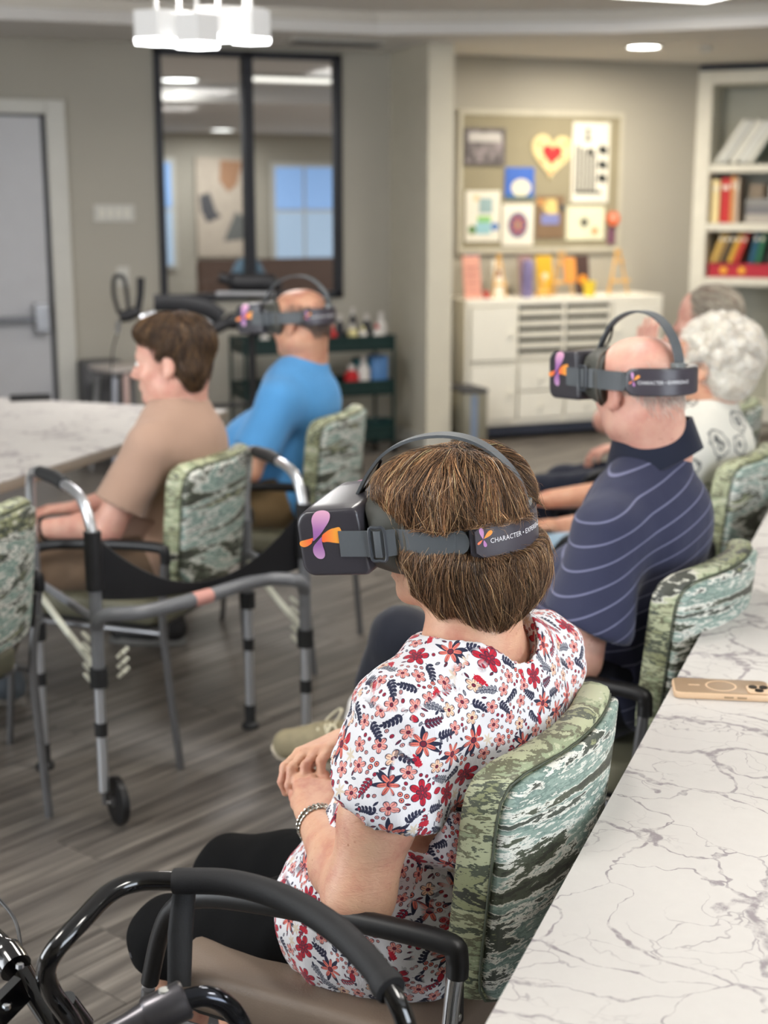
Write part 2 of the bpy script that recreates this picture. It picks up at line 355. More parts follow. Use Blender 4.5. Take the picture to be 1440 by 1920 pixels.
def head(F, M, ear=True, wide=1.0, jowl=0.0):
    R = RM(M); T = lambda p: np.array(M @ Vector(p)); F.rs = M.to_scale()[0]
    E = lambda c, r, k=0.02, op='add': F.e(T((c[0]*wide, c[1], c[2])), (r[0]*wide, r[1], r[2]), k, op, R)
    E((0,-0.020,0.038),(0.077,0.098,0.080)); E((0,0.035,0.045),(0.061,0.056,0.058),0.03); E((0,0.038,-0.030),(0.057,0.054,0.074),0.03)
    E((0,0.030,-0.078),(0.050+jowl,0.050,0.036+jowl*0.5),0.03); E((0,0.074,-0.100),(0.021,0.018,0.017),0.025)
    E((0,0.083,0.024),(0.044,0.014,0.010),0.018)
    for s in (-1, 1):
        E((s*0.035,0.066,-0.028),(0.026,0.024,0.024),0.02); E((s*0.050,0.0,-0.062),(0.018,0.032,0.030),0.03)
        E((s*0.031,0.106,0.006),(0.017,0.017,0.011),0.012,'sub')
        E((s*0.030,0.083,0.004),(0.0135,0.0135,0.011),0.004)
        if ear:
            E((s*0.079,-0.010,-0.006),(0.0085,0.019,0.032),0.008); E((s*0.088,-0.004,-0.002),(0.0055,0.010,0.017),0.006,'sub'); E((s*0.079,0.0,-0.032),(0.007,0.009,0.010),0.006)
    F.c(T((0,0.088,0.010)),0.0075,T((0,0.113,-0.031)),0.0105,0.014)
    for s in (-1, 1): E((s*0.013,0.100,-0.036),(0.009,0.010,0.008),0.008)
    E((0,0.090,-0.058),(0.023,0.011,0.006),0.006); E((0,0.089,-0.070),(0.020,0.011,0.007),0.006); E((0,0.106,-0.0642),(0.024,0.012,0.0013),0.003,'sub'); F.rs = 1.0
def torso(F, J, inf=0.0, k=0.05, belly=0.0, w=1.0, back=0.0):
    if J.get('hump'): h_ = J['hump']; F.e(h_[0], (h_[1][0]+inf, h_[1][1]+inf, h_[1][2]+inf), 0.07)
    cx = J['chest']; wx = J['waist']; px_ = J['pelvis']
    F.e(px_, (0.165*w+inf, 0.125+inf+belly*0.3, 0.105+inf), k); F.e(wx, (0.145*w+inf, 0.110+inf+belly, 0.13+inf), k+0.02)
    F.e(cx, (0.150*w+inf, 0.108+inf, 0.140+inf), k+0.02)
    F.c(np.array(J['sl'])*[0.85,1,1]+[0,0,-0.01], 0.062+inf, np.array(J['sr'])*[0.85,1,1]+[0,0,-0.01], 0.062+inf, k)
    F.c(np.array(J['sl'])*[0.8,1,1]+[0,0,0.02], 0.030+inf, J['neck'], 0.052+inf*0.5, 0.05); F.c(np.array(J['sr'])*[0.8,1,1]+[0,0,0.02], 0.030+inf, J['neck'], 0.052+inf*0.5, 0.05)
def strands(name, fld, roots, flow, steps, step, rad, tint, jit=0.25, lift=0.004, curl=0.0, parent=None, mat=None, wave=0.0, sides=3, length=None, lift2=None, clump=0, cj=0.45, cl=0.004):
    P = roots.copy(); n = len(P); pts = [P.copy()]; pd = None
    off = lift*rng.uniform(0.1, 1.4, n); off2 = off if lift2 is None else lift2*rng.uniform(0.2, 1.5, n); jv = rng.normal(size=(n,3))*jit; ph = rng.uniform(0, 6.28, n)
    if clump:
        cc = roots[rng.integers(0, n, clump)]; ix = np.concatenate([((roots[i:i+2000, None, :]-cc[None])**2).sum(-1).argmin(1) for i in range(0, n, 2000)])
        jv = jv*0.5 + (rng.normal(size=(clump, 3))*cj)[ix]; off = off + (rng.uniform(0, 1, clump)*cl)[ix]; off2 = off2 + (rng.uniform(0, 1.6, clump)*cl)[ix]; ph = (rng.uniform(0, 6.28, clump))[ix] + 0.3*ph/6.28; tint = tint*(rng.uniform(0.75, 1.25, clump)[ix])[:, None]
    for i in range(steps):
        g = fld.grad(P); d = flow(P) + jv + rng.normal(size=(n,3))*jit*0.35
        if wave: d += np.stack([np.sin(ph + i*0.9), np.cos(ph*1.7 + i*0.8), 0*ph], -1)*wave
        if curl: 
            t = np.cross(g, pd if pd is not None else d); d = (pd if pd is not None else d) + t*curl*np.sign(np.sin(ph))[:, None]
        d -= g*(d*g).sum(-1, keepdims=True); d /= (np.linalg.norm(d, axis=-1, keepdims=True)+1e-9); pd = d if pd is None else 0.45*pd + 0.55*d
        st = step if length is None else step*length[:, None]
        P = P + pd*st; o = off + (off2-off)*(i/steps); P = P - fld.grad(P)*(fld.at(P) - o)[:, None]*0.8; pts.append(P.copy())
    A = np.stack(pts, 1); m = A.shape[1]                                   # n,m,3
    T = np.gradient(A, axis=1); T /= np.linalg.norm(T, axis=-1, keepdims=True)+1e-9
    U = np.cross(T, np.array([0.31,0.52,0.79])); U /= np.linalg.norm(U, axis=-1, keepdims=True)+1e-9; Wv = np.cross(T, U)
    rr = rad*np.concatenate([np.linspace(0.8, 1, m//2), np.linspace(1, 0.25, m-m//2)])[None, :, None]
    ring = np.stack([A + (U*math.cos(2*PI*q/sides) + Wv*math.sin(2*PI*q/sides))*rr for q in range(sides)], 2)  # n,m,s,3
    V = ring.reshape(-1, 3); b = (np.arange(n)*m*sides)[:, None, None] + (np.arange(m-1)*sides)[None, :, None] + np.arange(sides)[None, None, :]
    b2 = (np.arange(n)*m*sides)[:, None, None] + (np.arange(m-1)*sides)[None, :, None] + ((np.arange(sides)+1) % sides)[None, None, :]
    F = np.stack([b, b2, b2+sides, b+sides], -1).reshape(-1, 4)
    me = bpy.data.meshes.new(name); me.vertices.add(len(V)); me.vertices.foreach_set('co', V.astype(np.float32).ravel())
    me.loops.add(F.size); me.loops.foreach_set('vertex_index', F.ravel().astype(np.int32)); me.polygons.add(len(F)); me.polygons.foreach_set('loop_start', np.arange(0, F.size, 4, dtype=np.int32))
    me.update(calc_edges=True)
    col = np.repeat(tint, m*sides, axis=0); at = me.color_attributes.new('tint', 'FLOAT_COLOR', 'POINT'); at.data.foreach_set('color', np.concatenate([col, np.ones((len(col),1))], 1).astype(np.float32).ravel())
    o = fin(name, me, mat, parent, smooth=180); o['kind'] = 'stuff'; return o
def strand_mat(name, rough=0.42, spec=0.5):
    m, nt, p = nodes_of(name); a = N(nt, 'VertexColor', layer_name='tint'); L(nt, a, 'Color', p, 'Base Color')
    p.inputs['Roughness'].default_value = rough; p.inputs['Specular IOR Level'].default_value = spec; return m
STRAND = strand_mat('hair_strands')
def surf_points(me, n, M=None):
    m = len(me.vertices); co = np.empty(m*3, np.float32); me.vertices.foreach_get('co', co); co = co.reshape(-1, 3)
    i = rng.integers(0, m, n); return co[i].astype(float) + rng.normal(size=(n,3))*0.002
# ---------------------------------------------------------------- room shell (world axes = room axes)
BW = 8.93; CZ = 2.52
WALLM = plain('greige_wall_paint', hexc(176,171,158), 0.75, var=0.02, vs=2)
TRIMW = plain('white_trim_paint', hexc(205,203,194), 0.5, var=0.02)
CEILM = plain('ceiling_paint', hexc(224,221,216), 0.85, var=0.02, vs=2)
BFR = plain('black_window_frame', hexc(32,34,42), 0.5)
SUB = plain('dark_subfloor', hexc(70,63,56), 0.6)
m = MB(); m.box((2.8, 8.6, -0.055), (5.6, 12.2, 0.05)); structure('floor', m, SUB, smooth=0)
floor = bpy.data.objects['floor']
# planks
ang = math.radians(90-40) - YAW; pd_, pw_ = Vector((math.cos(ang), math.sin(ang), 0)), Vector((-math.sin(ang), math.cos(ang), 0))
m = MB(); m.box((0, 0, -0.0025), (0.609, 0.0885, 0.0025)); pme = m.mesh('plank')
m2 = MB(); cnt = 0; rp = random.Random(3); cells = []
for j in range(-40, 60):
    off = rp.random()*1.22
    for i in range(-12, 14):
        c = pd_*(i*1.22 + off) + pw_*(j*0.18); 
        if not (-2.2 < c.x < 5.9 and -0.4 < c.y < 8.8): continue
        v = Vector((c.x*CA - c.y*SA, c.x*SA + c.y*CA))       # survey frame
        vis = v.y > 1.3 and abs(v.x) < 0.36*v.y + 0.5
        cells.append((0 if vis else 1, v.length, c))
cells.sort(key=lambda t: (t[0], t[1]))
R0 = Matrix.Rotation(ang, 3, 'Z')
for k, (nv, dd, c) in enumerate(cells):
    z = -0.0005 + rp.random()*0.0004
    if k < 290 and not nv:
        if k == 0: o = fin('plank', pme, PLANK, floor, smooth=0)
        else: o = bpy.data.objects.new('plank', pme); C.objects.link(o); o.parent = floor
        o.location = (c.x, c.y, z); o.rotation_euler = (0, 0, ang)
    else: m2.box((c.x, c.y, z-0.003), (0.609, 0.0885, 0.0025), R0)
o = m2.build('plank_field', PLANK, floor, smooth=0); o['kind'] = 'stuff'
# walls
def wallbox(name, x0, x1, y0, y1, z0=0, z1=2.75, mat=WALLM):
    mm = MB(); mm.box(((x0+x1)/2, (y0+y1)/2, (z0+z1)/2), (abs(x1-x0)/2, abs(y1-y0)/2, abs(z1-z0)/2)); return structure(name, mm, mat, smooth=0)
mm = MB()
def bx(x0, x1, y0, y1, z0, z1): mm.box(((x0+x1)/2, (y0+y1)/2, (z0+z1)/2), ((x1-x0)/2, (y1-y0)/2, (z1-z0)/2))
bx(-2.6, 1.99, BW, BW+0.12, 0, 2.75); bx(3.19, 5.90, BW, BW+0.12, 0, 2.75); bx(1.99, 3.19, BW, BW+0.12, 0, 0.96); bx(1.99, 3.19, BW, BW+0.12, 2.485, 2.75)
structure('wall_back', mm, WALLM, smooth=0)
mm = MB(); bx(-2.6, -2.48, -1.9, BW, 0, 2.75); structure('wall_left', mm, WALLM, smooth=0)
mm = MB(); bx(-2.6, 8.2, -1.92, -1.80, 0, 2.75); structure('wall_front', mm, WALLM, smooth=0)
mm = MB(); bx(8.1, 8.2, -1.9, 6.75, 0, 2.75); structure('wall_right', mm, WALLM, smooth=0)
mm = MB(); bx(3.545, 3.715, 8.30, BW, 0, 2.70); structure('trim_1', mm, plain('column_paint', hexc(214,208,190), 0.7, var=0.02), smooth=0)      # projecting wall end
mm = MB(); bx(3.535, 3.725, 8.288, BW, 0, 0.10); structure('baseboard_column', mm, TRIMW, smooth=0)
mm = MB(); bx(1.44, 3.545, BW-0.014, BW, 0, 0.11); bx(3.725, 5.90, BW-0.014, BW, 0, 0.11); structure('baseboard_back', mm, TRIMW, smooth=0)
# diagonal wall with the built-in bookcase (x' from 5.90 at back wall, 45 degrees)
def diag(u, d, z): return Vector((5.90 + (u)*0.7071 + d*0.7071, BW - u*0.7071 + d*0.7071, z))   # u along the wall, d behind it
# ceiling: soffit along the walls, tray above
mm = MB(); e = [(-2.6, 8.15), (3.1, 8.02), (4.35, 7.45), (5.6, 6.2), (5.6, -1.9), (8.2, -1.9), (8.2, 9.4), (-2.6, 9.4)]
mm.prism(e, 0.22, Matrix.Translation((0, 0, CZ))); structure('ceiling', mm, CEILM, smooth=0)
mm = MB(); mm.prism([(-2.6, -1.9), (8.2, -1.9), (8.2, 9.4), (-2.6, 9.4)], 0.08, Matrix.Translation((0, 0, 2.64))); structure('ceiling_tray', mm, CEILM, smooth=0)
mm = MB()
for i in range(4):      # crown step along the soffit edge
    a, b = Vector(e[i]), Vector(e[i+1]); d = (b-a).normalized(); nn = Vector((d.y, -d.x)); 
    mm.prism([tuple(a), tuple(a+nn*0.03), tuple(b+nn*0.03), tuple(b)], 0.055, Matrix.Translation((0, 0, CZ+0.065)))
structure('trim_2', mm, plain('cream_crown_paint', hexc(214,208,196), 0.6, var=0.01), smooth=0)
# window; a room built behind it stands in for its reflection
root = thing('window_1', None, None, (0, 0, 0)); root['kind'] = 'structure'
mm = MB()
for x0, x1, z0, z1 in ((1.985, 2.03, 0.955, 2.49), (3.155, 3.20, 0.955, 2.49), (2.545, 2.61, 0.955, 2.49), (1.985, 3.20, 2.45, 2.49), (1.985, 3.20, 0.955, 1.0)): bx(x0, x1, BW-0.03, BW+0.05, z0, z1)
mm.build('window_frame', BFR, root, bevel=0.004)
m_, nt, p = nodes_of('window_glass'); p.inputs['Base Color'].default_value = (0.9, 0.93, 0.95, 1)
tr = N(nt, 'BsdfTransparent'); tr.inputs[0].default_value = (0.86, 0.88, 0.90, 1); gl = N(nt, 'BsdfGlossy'); gl.inputs['Roughness'].default_value = 0.02
mx = N(nt, 'MixShader', i_0=0.02); L(nt, tr, 0, mx, 1); L(nt, gl, 0, mx, 2); L(nt, mx, 0, nt.nodes['Material Output'], 'Surface'); GLASS = m_
for x0, x1 in ((2.03, 2.545), (2.61, 3.155)):
    mm = MB(); bx(x0, x1, BW+0.008, BW+0.014, 1.0, 2.45); mm.build('pane', GLASS, root, smooth=0)
# room built behind the glass to stand in for the mirrored room
mm = MB(); bx(-1.5, 9.5, BW+0.12, 19.6, -0.05, 0); structure('floor_beyond', mm, plain('far_carpet', hexc(140,130,120), 0.9), smooth=0)
mm = MB(); bx(-1.5, 9.5, BW+0.12, 19.6, 2.60, 2.7); bx(-1.5, 9.5, 12.86, 19.6, 2.44, 2.6); structure('ceiling_beyond', mm, CEILM, smooth=0)
FW = 19.0
mm = MB(); bx(-1.5, 9.5, FW, FW+0.1, 0, 2.7); bx(-1.6, -1.5, BW+0.12, FW, 0, 2.7); bx(9.5, 9.6, BW+0.12, FW, 0, 2.7); structure('wall_beyond', mm, WALLM, smooth=0)
K_ = lambda n, *c: plain(n, hexc(*c), 0.7)
SKYW = emis('daylit_window_glass', hexc(128,162,206), 0.62); BLIND = emis('daylit_lower_glass', hexc(150,170,190), 0.6)
def reflected_window(n, x0, x1, z0, z1):
    r = thing('window_%d' % n, None, None); r['kind'] = 'structure'
    q = MB(); q.box(((x0+x1)/2, FW-0.03, (z0+z1)/2+0.01), ((x1-x0)/2+0.06, 0.02, (z1-z0)/2+0.06)); q.build('window_frame', TRIMW, r, smooth=0)
    xm = (x0+x1)/2
    for xa, xb in ((x0, xm-0.02), (xm+0.02, x1)):
        for za, zb, mt in ((z0, z0+(z1-z0)*0.55-0.02, BLIND), (z0+(z1-z0)*0.55+0.02, z1, SKYW)):
            q = MB(); q.box(((xa+xb)/2, FW-0.06, (za+zb)/2), ((xb-xa)/2, 0.006, (zb-za)/2)); q.build('pane', mt, r, smooth=0)
reflected_window(2, 5.84, 6.66, 0.72, 2.0); reflected_window(3, 3.75, 4.40, 0.72, 2.05)
for (x, y, z, lab, R_) in ((3.02, 12.55, 2.60, 'large round recessed light glowing at top left behind the window glass', 0.17), (4.86, 18.0, 2.44, 'smaller round recessed light lower down behind the left window pane', 0.16)):
    o = MB().lathe([(R_, 0), (R_*1.12, -0.012), (R_*0.96, -0.014), (R_*0.94, 0.0)], (x, y, z), 24).build('ceiling_light', TRIMW); tag(o, lab, 'light')
    d = MB().lathe([(0.0, -0.006), (R_*0.95, -0.008), (R_*0.95, -0.002)], (x, y, z), 24).build('diffuser', emis('lamp_disc', (1, 0.98, 0.92), 6), o); area('recessed_lamp', (x, y, z-0.04), (0.25, 0.25), 5 if y < 15 else 25, (1, 0.96, 0.9))
o = MB().rbox((3.82, 11.9, 2.585), (0.40, 0.17, 0.015), 0.02).build('ceiling_light', TRIMW); tag(o, 'long rectangular light glowing behind the right window pane', 'light')
MB().rbox((3.82, 11.9, 2.567), (0.38, 0.15, 0.006), 0.01).build('diffuser', emis('lamp_panel_far', (1, 0.95, 0.84), 1.3), o); area('panel_lamp_far', (3.82, 11.9, 2.54), (0.7, 0.28), 6)
for (x, y) in ((1.2, 12.5), (8.6, 16.5), (6.6, 12.0)): area('panel_lamp_far', (x, y, 2.40), (0.9, 0.9), 85, (1, 0.97, 0.94))  # added lamps out of view, without fixtures, to brighten the mirrored room
o = MB().box((5.08, FW-0.03, 1.47), (0.34, 0.02, 0.65)).build('large_picture', K_('far_canvas', 196,184,168), smooth=0); tag(o, 'tall pale picture on the far wall behind the window glass', 'picture')
for poly, c in (([(-0.30,0.15),(-0.16,0.2),(-0.08,-0.05),(0.0,-0.12),(-0.2,-0.2),(-0.28,-0.05)], (84,84,88)), ([(0.0,0.62),(0.3,0.6),(0.22,0.3),(0.1,0.2),(-0.02,0.35)], (170,130,100)), ([(0.02,-0.45),(0.33,-0.42),(0.33,-0.15),(0.2,-0.05)], (110,112,110))):
    q = MB(); q.prism(poly, 0.004, Matrix.Translation((0, -0.02, 0)) @ Matrix.Rotation(PI/2, 4, 'X')); q2 = q.build('painted_shape', K_('far_shape_%d' % c[0], *c), o, smooth=0); q2.location = (5.08, FW-0.03, 1.47)
r = thing('sofa', 'brown sofa in the room seen through the window', 'sofa', (4.6, 14.5, 0)); MB().rbox((0, 0, 0.25), (0.9, 0.4, 0.22), 0.08).build('seat', K_('far_sofa', 96,74,62), r); MB().rbox((0, 0.36, 0.6), (0.9, 0.1, 0.36), 0.08).build('backrest', K_('far_sofa', 96,74,62), r)
r = thing('round_table', 'pale round table in the room seen through the window', 'table', (3.6, 12.0, 0)); MB().lathe([(0, 0.74), (0.5, 0.74), (0.5, 0.76), (0, 0.76)], (0, 0, 0), 28).build('tabletop', K_('far_table', 196,190,180), r); MB().lathe([(0.25, 0), (0.05, 0.04), (0.04, 0.74)], (0, 0, 0), 16).build('pedestal', K_('far_dark', 60,58,58), r)
o = MB().lathe([(0.0, 0), (0.14, 0.02), (0.17, 0.16), (0.1, 0.30), (0.05, 0.33), (0, 0.33)], (0, 0, 0), 18).build('vase', K_('far_teal', 70,100,120)); o.location = (3.44, 12.0, 0.76); tag(o, 'blue grey round vase on the table behind the window', 'vase')
# unseen windows added behind and left of the camera to carry the daylight lamps
OWNW = emis('hazy_daylight_glass', hexc(196,200,206), 0.35)
def added_window(n, c, hx_, hz_, axis):
    r = thing('window_%d' % n, None, None, c); r['kind'] = 'structure'
    B_ = lambda u0, u1, z0, z1, d0, d1: ((((u0+u1)/2, (d0+d1)/2, (z0+z1)/2), ((u1-u0)/2, (d1-d0)/2, (z1-z0)/2)) if axis == 'x' else (((d0+d1)/2, (u0+u1)/2, (z0+z1)/2), ((d1-d0)/2, (u1-u0)/2, (z1-z0)/2)))
    q = MB()
    for a in ((-hx_-0.06, hx_+0.06, hz_, hz_+0.06), (-hx_-0.06, hx_+0.06, -hz_-0.06, -hz_), (-hx_-0.06, -hx_, -hz_, hz_), (hx_, hx_+0.06, -hz_, hz_), (-0.025, 0.025, -hz_, hz_)): q.box(*B_(*a, -0.03, 0.03))
    q.build('window_frame', TRIMW, r)
    for u0, u1 in ((-hx_, -0.025), (0.025, hx_)): q = MB(); q.box(*B_(u0, u1, -hz_, hz_, -0.012, -0.006)); q.build('pane', OWNW, r, smooth=0)
added_window(4, (2.2, -1.77, 1.5), 1.3, 0.7, 'x'); added_window(5, (-2.455, 3.0, 1.5), 1.2, 0.7, 'y')
# door with panic bar
root = thing('door_1', None, None, (0, 0, 0)); root['kind'] = 'structure'
DM = plain('grey_door_paint', hexc(188,188,190), 0.45, var=0.02)
mm = MB(); bx(0.40, 1.285, BW-0.035, BW-0.002, 0.01, 2.07); mm.build('door_leaf', DM, root, bevel=0.003)
mm = MB(); bx(1.318, 1.435, BW-0.05, BW, 0, 2.17); bx(0.28, 0.37, BW-0.05, BW, 0, 2.17); bx(0.37, 1.318, BW-0.05, BW, 2.085, 2.17); mm.build('door_frame', TRIMW, root, bevel=0.006)
mm = MB(); bx(1.285, 1.318, BW-0.012, BW, 0, 2.085); bx(0.37, 1.318, BW-0.012, BW, 2.07, 2.085); mm.build('door_gap', plain('dark_reveal', hexc(84,84,88), 0.6), root, smooth=0)
mm = MB(); bx(0.52, 1.20, BW-0.115, BW-0.075, 0.865, 0.90); mm.build('push_bar', STEEL, root, bevel=0.006)
mm = MB(); bx(1.185, 1.275, BW-0.13, BW-0.035, 0.80, 0.975); mm.build('lock_case', plain('lock_case_metal', hexc(176,176,178), 0.3, 0.8), root, bevel=0.008)
mm = MB(); bx(0.46, 0.54, BW-0.12, BW-0.035, 0.84, 0.93); mm.build('bar_end', STEEL, root, bevel=0.006)
# wall plates
r = MB().box((1.712, BW-0.006, 1.505), (0.125, 0.006, 0.052)).build('switch_plate', TRIMW, bevel=0.003); tag(r, 'wide white switch plate on the wall between door and window', 'light switch')
for k in range(4): MB().box((1.635+k*0.051, BW-0.014, 1.505), (0.015, 0.004, 0.028)).build('switch', WHITE, r, bevel=0.002)
r = MB().box((1.752, BW-0.006, 1.12), (0.038, 0.006, 0.06)).build('outlet_plate', TRIMW, bevel=0.003); tag(r, 'small white outlet plate low on the wall under the switches', 'outlet')
# ceiling fittings
HEXT = emis('pendant_diffuser', (1, 0.99, 1.0), 9); HEXB = plain('white_pendant_shell', hexc(222,222,220), 0.4, var=0.01)
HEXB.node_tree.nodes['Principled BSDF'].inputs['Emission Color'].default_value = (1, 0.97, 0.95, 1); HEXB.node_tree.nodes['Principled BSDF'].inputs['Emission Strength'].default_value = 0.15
r = thing('pendant_light', 'cluster of white hexagonal ceiling lamps, brightly lit from below', 'ceiling light', (1.60, 6.32, 2.64))
for k, (dx, dy, z, R) in enumerate(((-0.19, -0.02, -0.345, 0.118), (-0.045, 0.13, -0.33, 0.118), (-0.03, -0.13, -0.365, 0.112), (0.115, 0.02, -0.315, 0.125), (0.235, -0.10, -0.335, 0.10), (0.28, 0.13, -0.30, 0.112))):
    dx *= 0.93; R *= 0.93; z -= 0.035
    hx = lambda rr, s0=0.3: [(rr*math.cos(s0+k_*PI/3), rr*math.sin(s0+k_*PI/3)) for k_ in range(6)]
    q = MB(); q.prism(hx(R), 0.115, Matrix.Translation((dx, dy, z))); o = q.build('hexagonal_shell', HEXB, r, smooth=0)
    q = MB(); q.prism(hx(R*0.985), 0.014, Matrix.Translation((dx, dy, z-0.0145))); q.build('diffuser', HEXT, o, smooth=0)
    MB().tube([(dx, dy, z+0.11), (dx, dy, 0)], 0.008, 8).build('stem', HEXB, r)
MB().rbox((0.0, 0, -0.012), (0.2, 0.12, 0.012), 0.03).build('canopy', HEXB, r)
area('pendant_lamp', (1.60, 6.32, 2.20), (0.5, 0.3), 20, (1, 0.97, 0.95))
pl_ = bpy.data.lights.new('pendant_glow', 'POINT'); pl_.energy = 10; pl_.shadow_soft_size = 0.12; pl_.color = (1, 0.97, 0.95); po_ = bpy.data.objects.new('pendant_glow', pl_); po_.location = (1.62, 6.32, 2.545); C.objects.link(po_)
r = MB().lathe([(0.118, 0), (0.115, -0.012), (0.10, -0.014), (0.098, -0.002)], (4.856, 7.98, CZ), 28).build('downlight', TRIMW); tag(r, 'bright round recessed downlight in the ceiling above the pinboard', 'light')
MB().lathe([(0, -0.008), (0.099, -0.008), (0.099, -0.001)], (4.856, 7.98, CZ), 28).build('diffuser', emis('downlight_disc', (1, 0.99, 0.95), 16), r)
area('downlight_lamp', (4.856, 7.98, CZ-0.03), (0.17, 0.17), 30, (1, 0.90, 0.74))
for k, (x, y) in enumerate(PANELS):
    lab = ('square light panel directly above the camera on the ceiling', 'square light panel above the nearest armchair', 'square light panel above the rollator side of the room', 'square light panel above the white haired woman', 'square light panel at the top edge of the picture', 'square light panel near the left wall')[k]
    r = MB().rbox((x, y, 2.627), (0.31, 0.31, 0.013), 0.01).build('light_panel', TRIMW); tag(r, lab, 'ceiling light', 'ceiling light panels')
    MB().rbox((x, y, 2.609), (0.29, 0.29, 0.005), 0.008).build('diffuser', emis('panel_diffuser', (1, 0.98, 0.92), 5), r)
r = thing('air_vent', 'flat slotted air vent in the ceiling above the window', 'vent', (3.0, 8.45, CZ-0.006))
MB().rbox((0, 0, 0), (0.30, 0.11, 0.006), 0.01).build('vent_frame', TRIMW, r)
for k in range(6): MB().box((0, -0.075+k*0.03, -0.009), (0.27, 0.009, 0.003), Matrix.Rotation(0.4, 3, 'X')).build('louvre', STEEL, r, smooth=0)
r = MB().lathe([(0.0, -0.03), (0.035, -0.03), (0.05, -0.012), (0.052, 0)], (5.25, 7.9, CZ), 20).build('smoke_detector', TRIMW); tag(r, 'small round smoke detector on the ceiling right of the downlight', 'smoke detector')
# ---------------------------------------------------------------- pinboard and art
CORK = plain('linen_pinboard', hexc(150,142,118), 0.9, bmp=0.2, bs=400, var=0.03)
r = MB().box((4.655, BW-0.010, 1.70), (0.605, 0.010, 0.44)).build('pinboard', CORK, smooth=0); tag(r, 'wide beige pinboard with a pale frame above the white cabinet', 'pinboard')
q = MB()
for x0, x1, z0, z1 in ((4.025, 4.055, 1.225, 2.175), (5.255, 5.285, 1.225, 2.175), (4.055, 5.255, 2.14, 2.175), (4.055, 5.255, 1.225, 1.262)): q.box(((x0+x1)/2, BW-0.014, (z0+z1)/2), ((x1-x0)/2, 0.014, (z1-z0)/2))
q.build('board_frame', plain('cream_frame', hexc(192,187,170), 0.6), r, bevel=0.003)
def art_mat(name, fn): 
    m, nt, p = nodes_of(name); p.inputs['Roughness'].default_value = 0.6; fn(nt, p); return m
YB = BW-0.026
def sheet(x0, x1, z0, z1, mat, name='art_print', label='', cat='picture', th=0.003, tilt=0):
    q = MB(); q.box((0, 0, 0), ((x1-x0)/2, th, (z1-z0)/2)); o = q.build(name, mat, smooth=0); o.location = ((x0+x1)/2, YB, (z0+z1)/2); o.rotation_euler = (0, math.radians(tilt), 0)
    tag(o, label, cat); return o
def flat(o, poly, mat, name, d=0.0015, y=-0.0046):
    q = MB(); q.prism([(a, b) for a, b in poly], d, Matrix.Translation((0, y+d, 0)) @ Matrix.Rotation(PI/2, 4, 'X')); return q.build(name, mat, o, smooth=0)
circ = lambda cx, cz, r, n=16, sq=1.0: [(cx + r*math.cos(2*PI*k/n), cz + r*sq*math.sin(2*PI*k/n)) for k in range(n)]
rect = lambda x0, x1, z0, z1: [(x0, z0), (x1, z0), (x1, z1), (x0, z1)]
PAPER = plain('white_paper', hexc(232,228,214), 0.7, var=0.02); K = lambda n, *c, r=0.6: plain(n, hexc(*c), r, var=0.05)
o = sheet(4.066, 4.362, 1.815, 2.052, plain('grey_photo', hexc(118,110,112), 0.5, var=0.9, vs=14), 'framed_photo', 'framed grey landscape photograph at the top left of the pinboard', 'picture', 0.006)
q = MB()
for x0, x1, z0, z1 in ((-0.15,-0.135,-0.12,0.12),(0.135,0.15,-0.12,0.12),(-0.135,0.135,0.105,0.12),(-0.135,0.135,-0.12,-0.105)): q.box(((x0+x1)/2, -0.006, (z0+z1)/2), ((x1-x0)/2, 0.006, (z1-z0)/2))
q.build('picture_frame', K('photo_frame_grey', 96,90,92), o, smooth=0); flat(o, rect(-0.12, 0.12, 0.03, 0.09), K('photo_sky', 196,192,188), 'sky_patch', y=-0.009)
hp = lambda s: [(s*16*math.sin(t)**3, s*(13*math.cos(t)-5*math.cos(2*t)-2*math.cos(3*t)-math.cos(4*t))) for t in np.linspace(0, 2*PI, 40)[:-1]]
o = MB().prism([(a*1.0, b*1.05) for a, b in hp(0.0098)], 0.006, Matrix.Rotation(PI/2, 4, 'X')).build('heart_artwork', K('pale_yellow_card', 226,206,150), smooth=0); o.location = (4.722, YB, 1.892); o.rotation_euler = (0, math.radians(4), 0)
tag(o, 'large cream paper heart with a red heart in its middle', 'artwork')
flat(o, hp(0.0046), K('red_card', 200,40,44), 'red_heart', y=-0.009)
for k, (a, b) in enumerate(((-0.105,0.055),(0.10,0.075),(-0.07,-0.05),(0.075,-0.03),(0.0,-0.12))): flat(o, circ(a, b, 0.014, 8), K('coral_dot', 226,120,92), 'dot', y=-0.009)
o = sheet(4.882, 5.172, 1.565, 2.106, PAPER, 'poster', 'tall black and white striped tower poster at the top right of the board', 'poster')
BK = K('ink_black', 40,44,42)
for k in range(6): flat(o, rect(-0.122+k*0.029, -0.106+k*0.029, -0.19, 0.12-0.012*k), BK, 'stripe')
flat(o, rect(-0.12, 0.09, -0.21, -0.19), BK, 'base_line')
for zz in (0.07, -0.03, -0.12): flat(o, [(0.05, zz), (0.125, zz-0.02), (0.13, zz+0.035), (0.07, zz+0.05)], BK, 'dark_shape')
flat(o, [(-0.06,0.145),(0.0,0.145),(-0.01,0.165),(-0.02,0.165),(-0.02,0.20),(-0.04,0.20),(-0.04,0.165)], BK, 'tower_top'); flat(o, circ(-0.03, 0.215, 0.016), BK, 'tower_lamp'); flat(o, [(-0.03,0.06),(0.03,0.05),(0.02,0.09),(-0.02,0.10)], BK, 'dark_shape')
o = sheet(4.372, 4.592, 1.59, 1.80, K('blue_paint', 62,104,190), 'painting', 'small blue painting with cream blossoms in the middle of the board')
flat(o, circ(0.01,-0.03,0.075,12,0.8), K('cream_blossom', 226,218,196), 'blossom'); flat(o, rect(-0.105,0.105,-0.10,-0.085), K('leaf_green', 70,110,80), 'grass', y=-0.005)
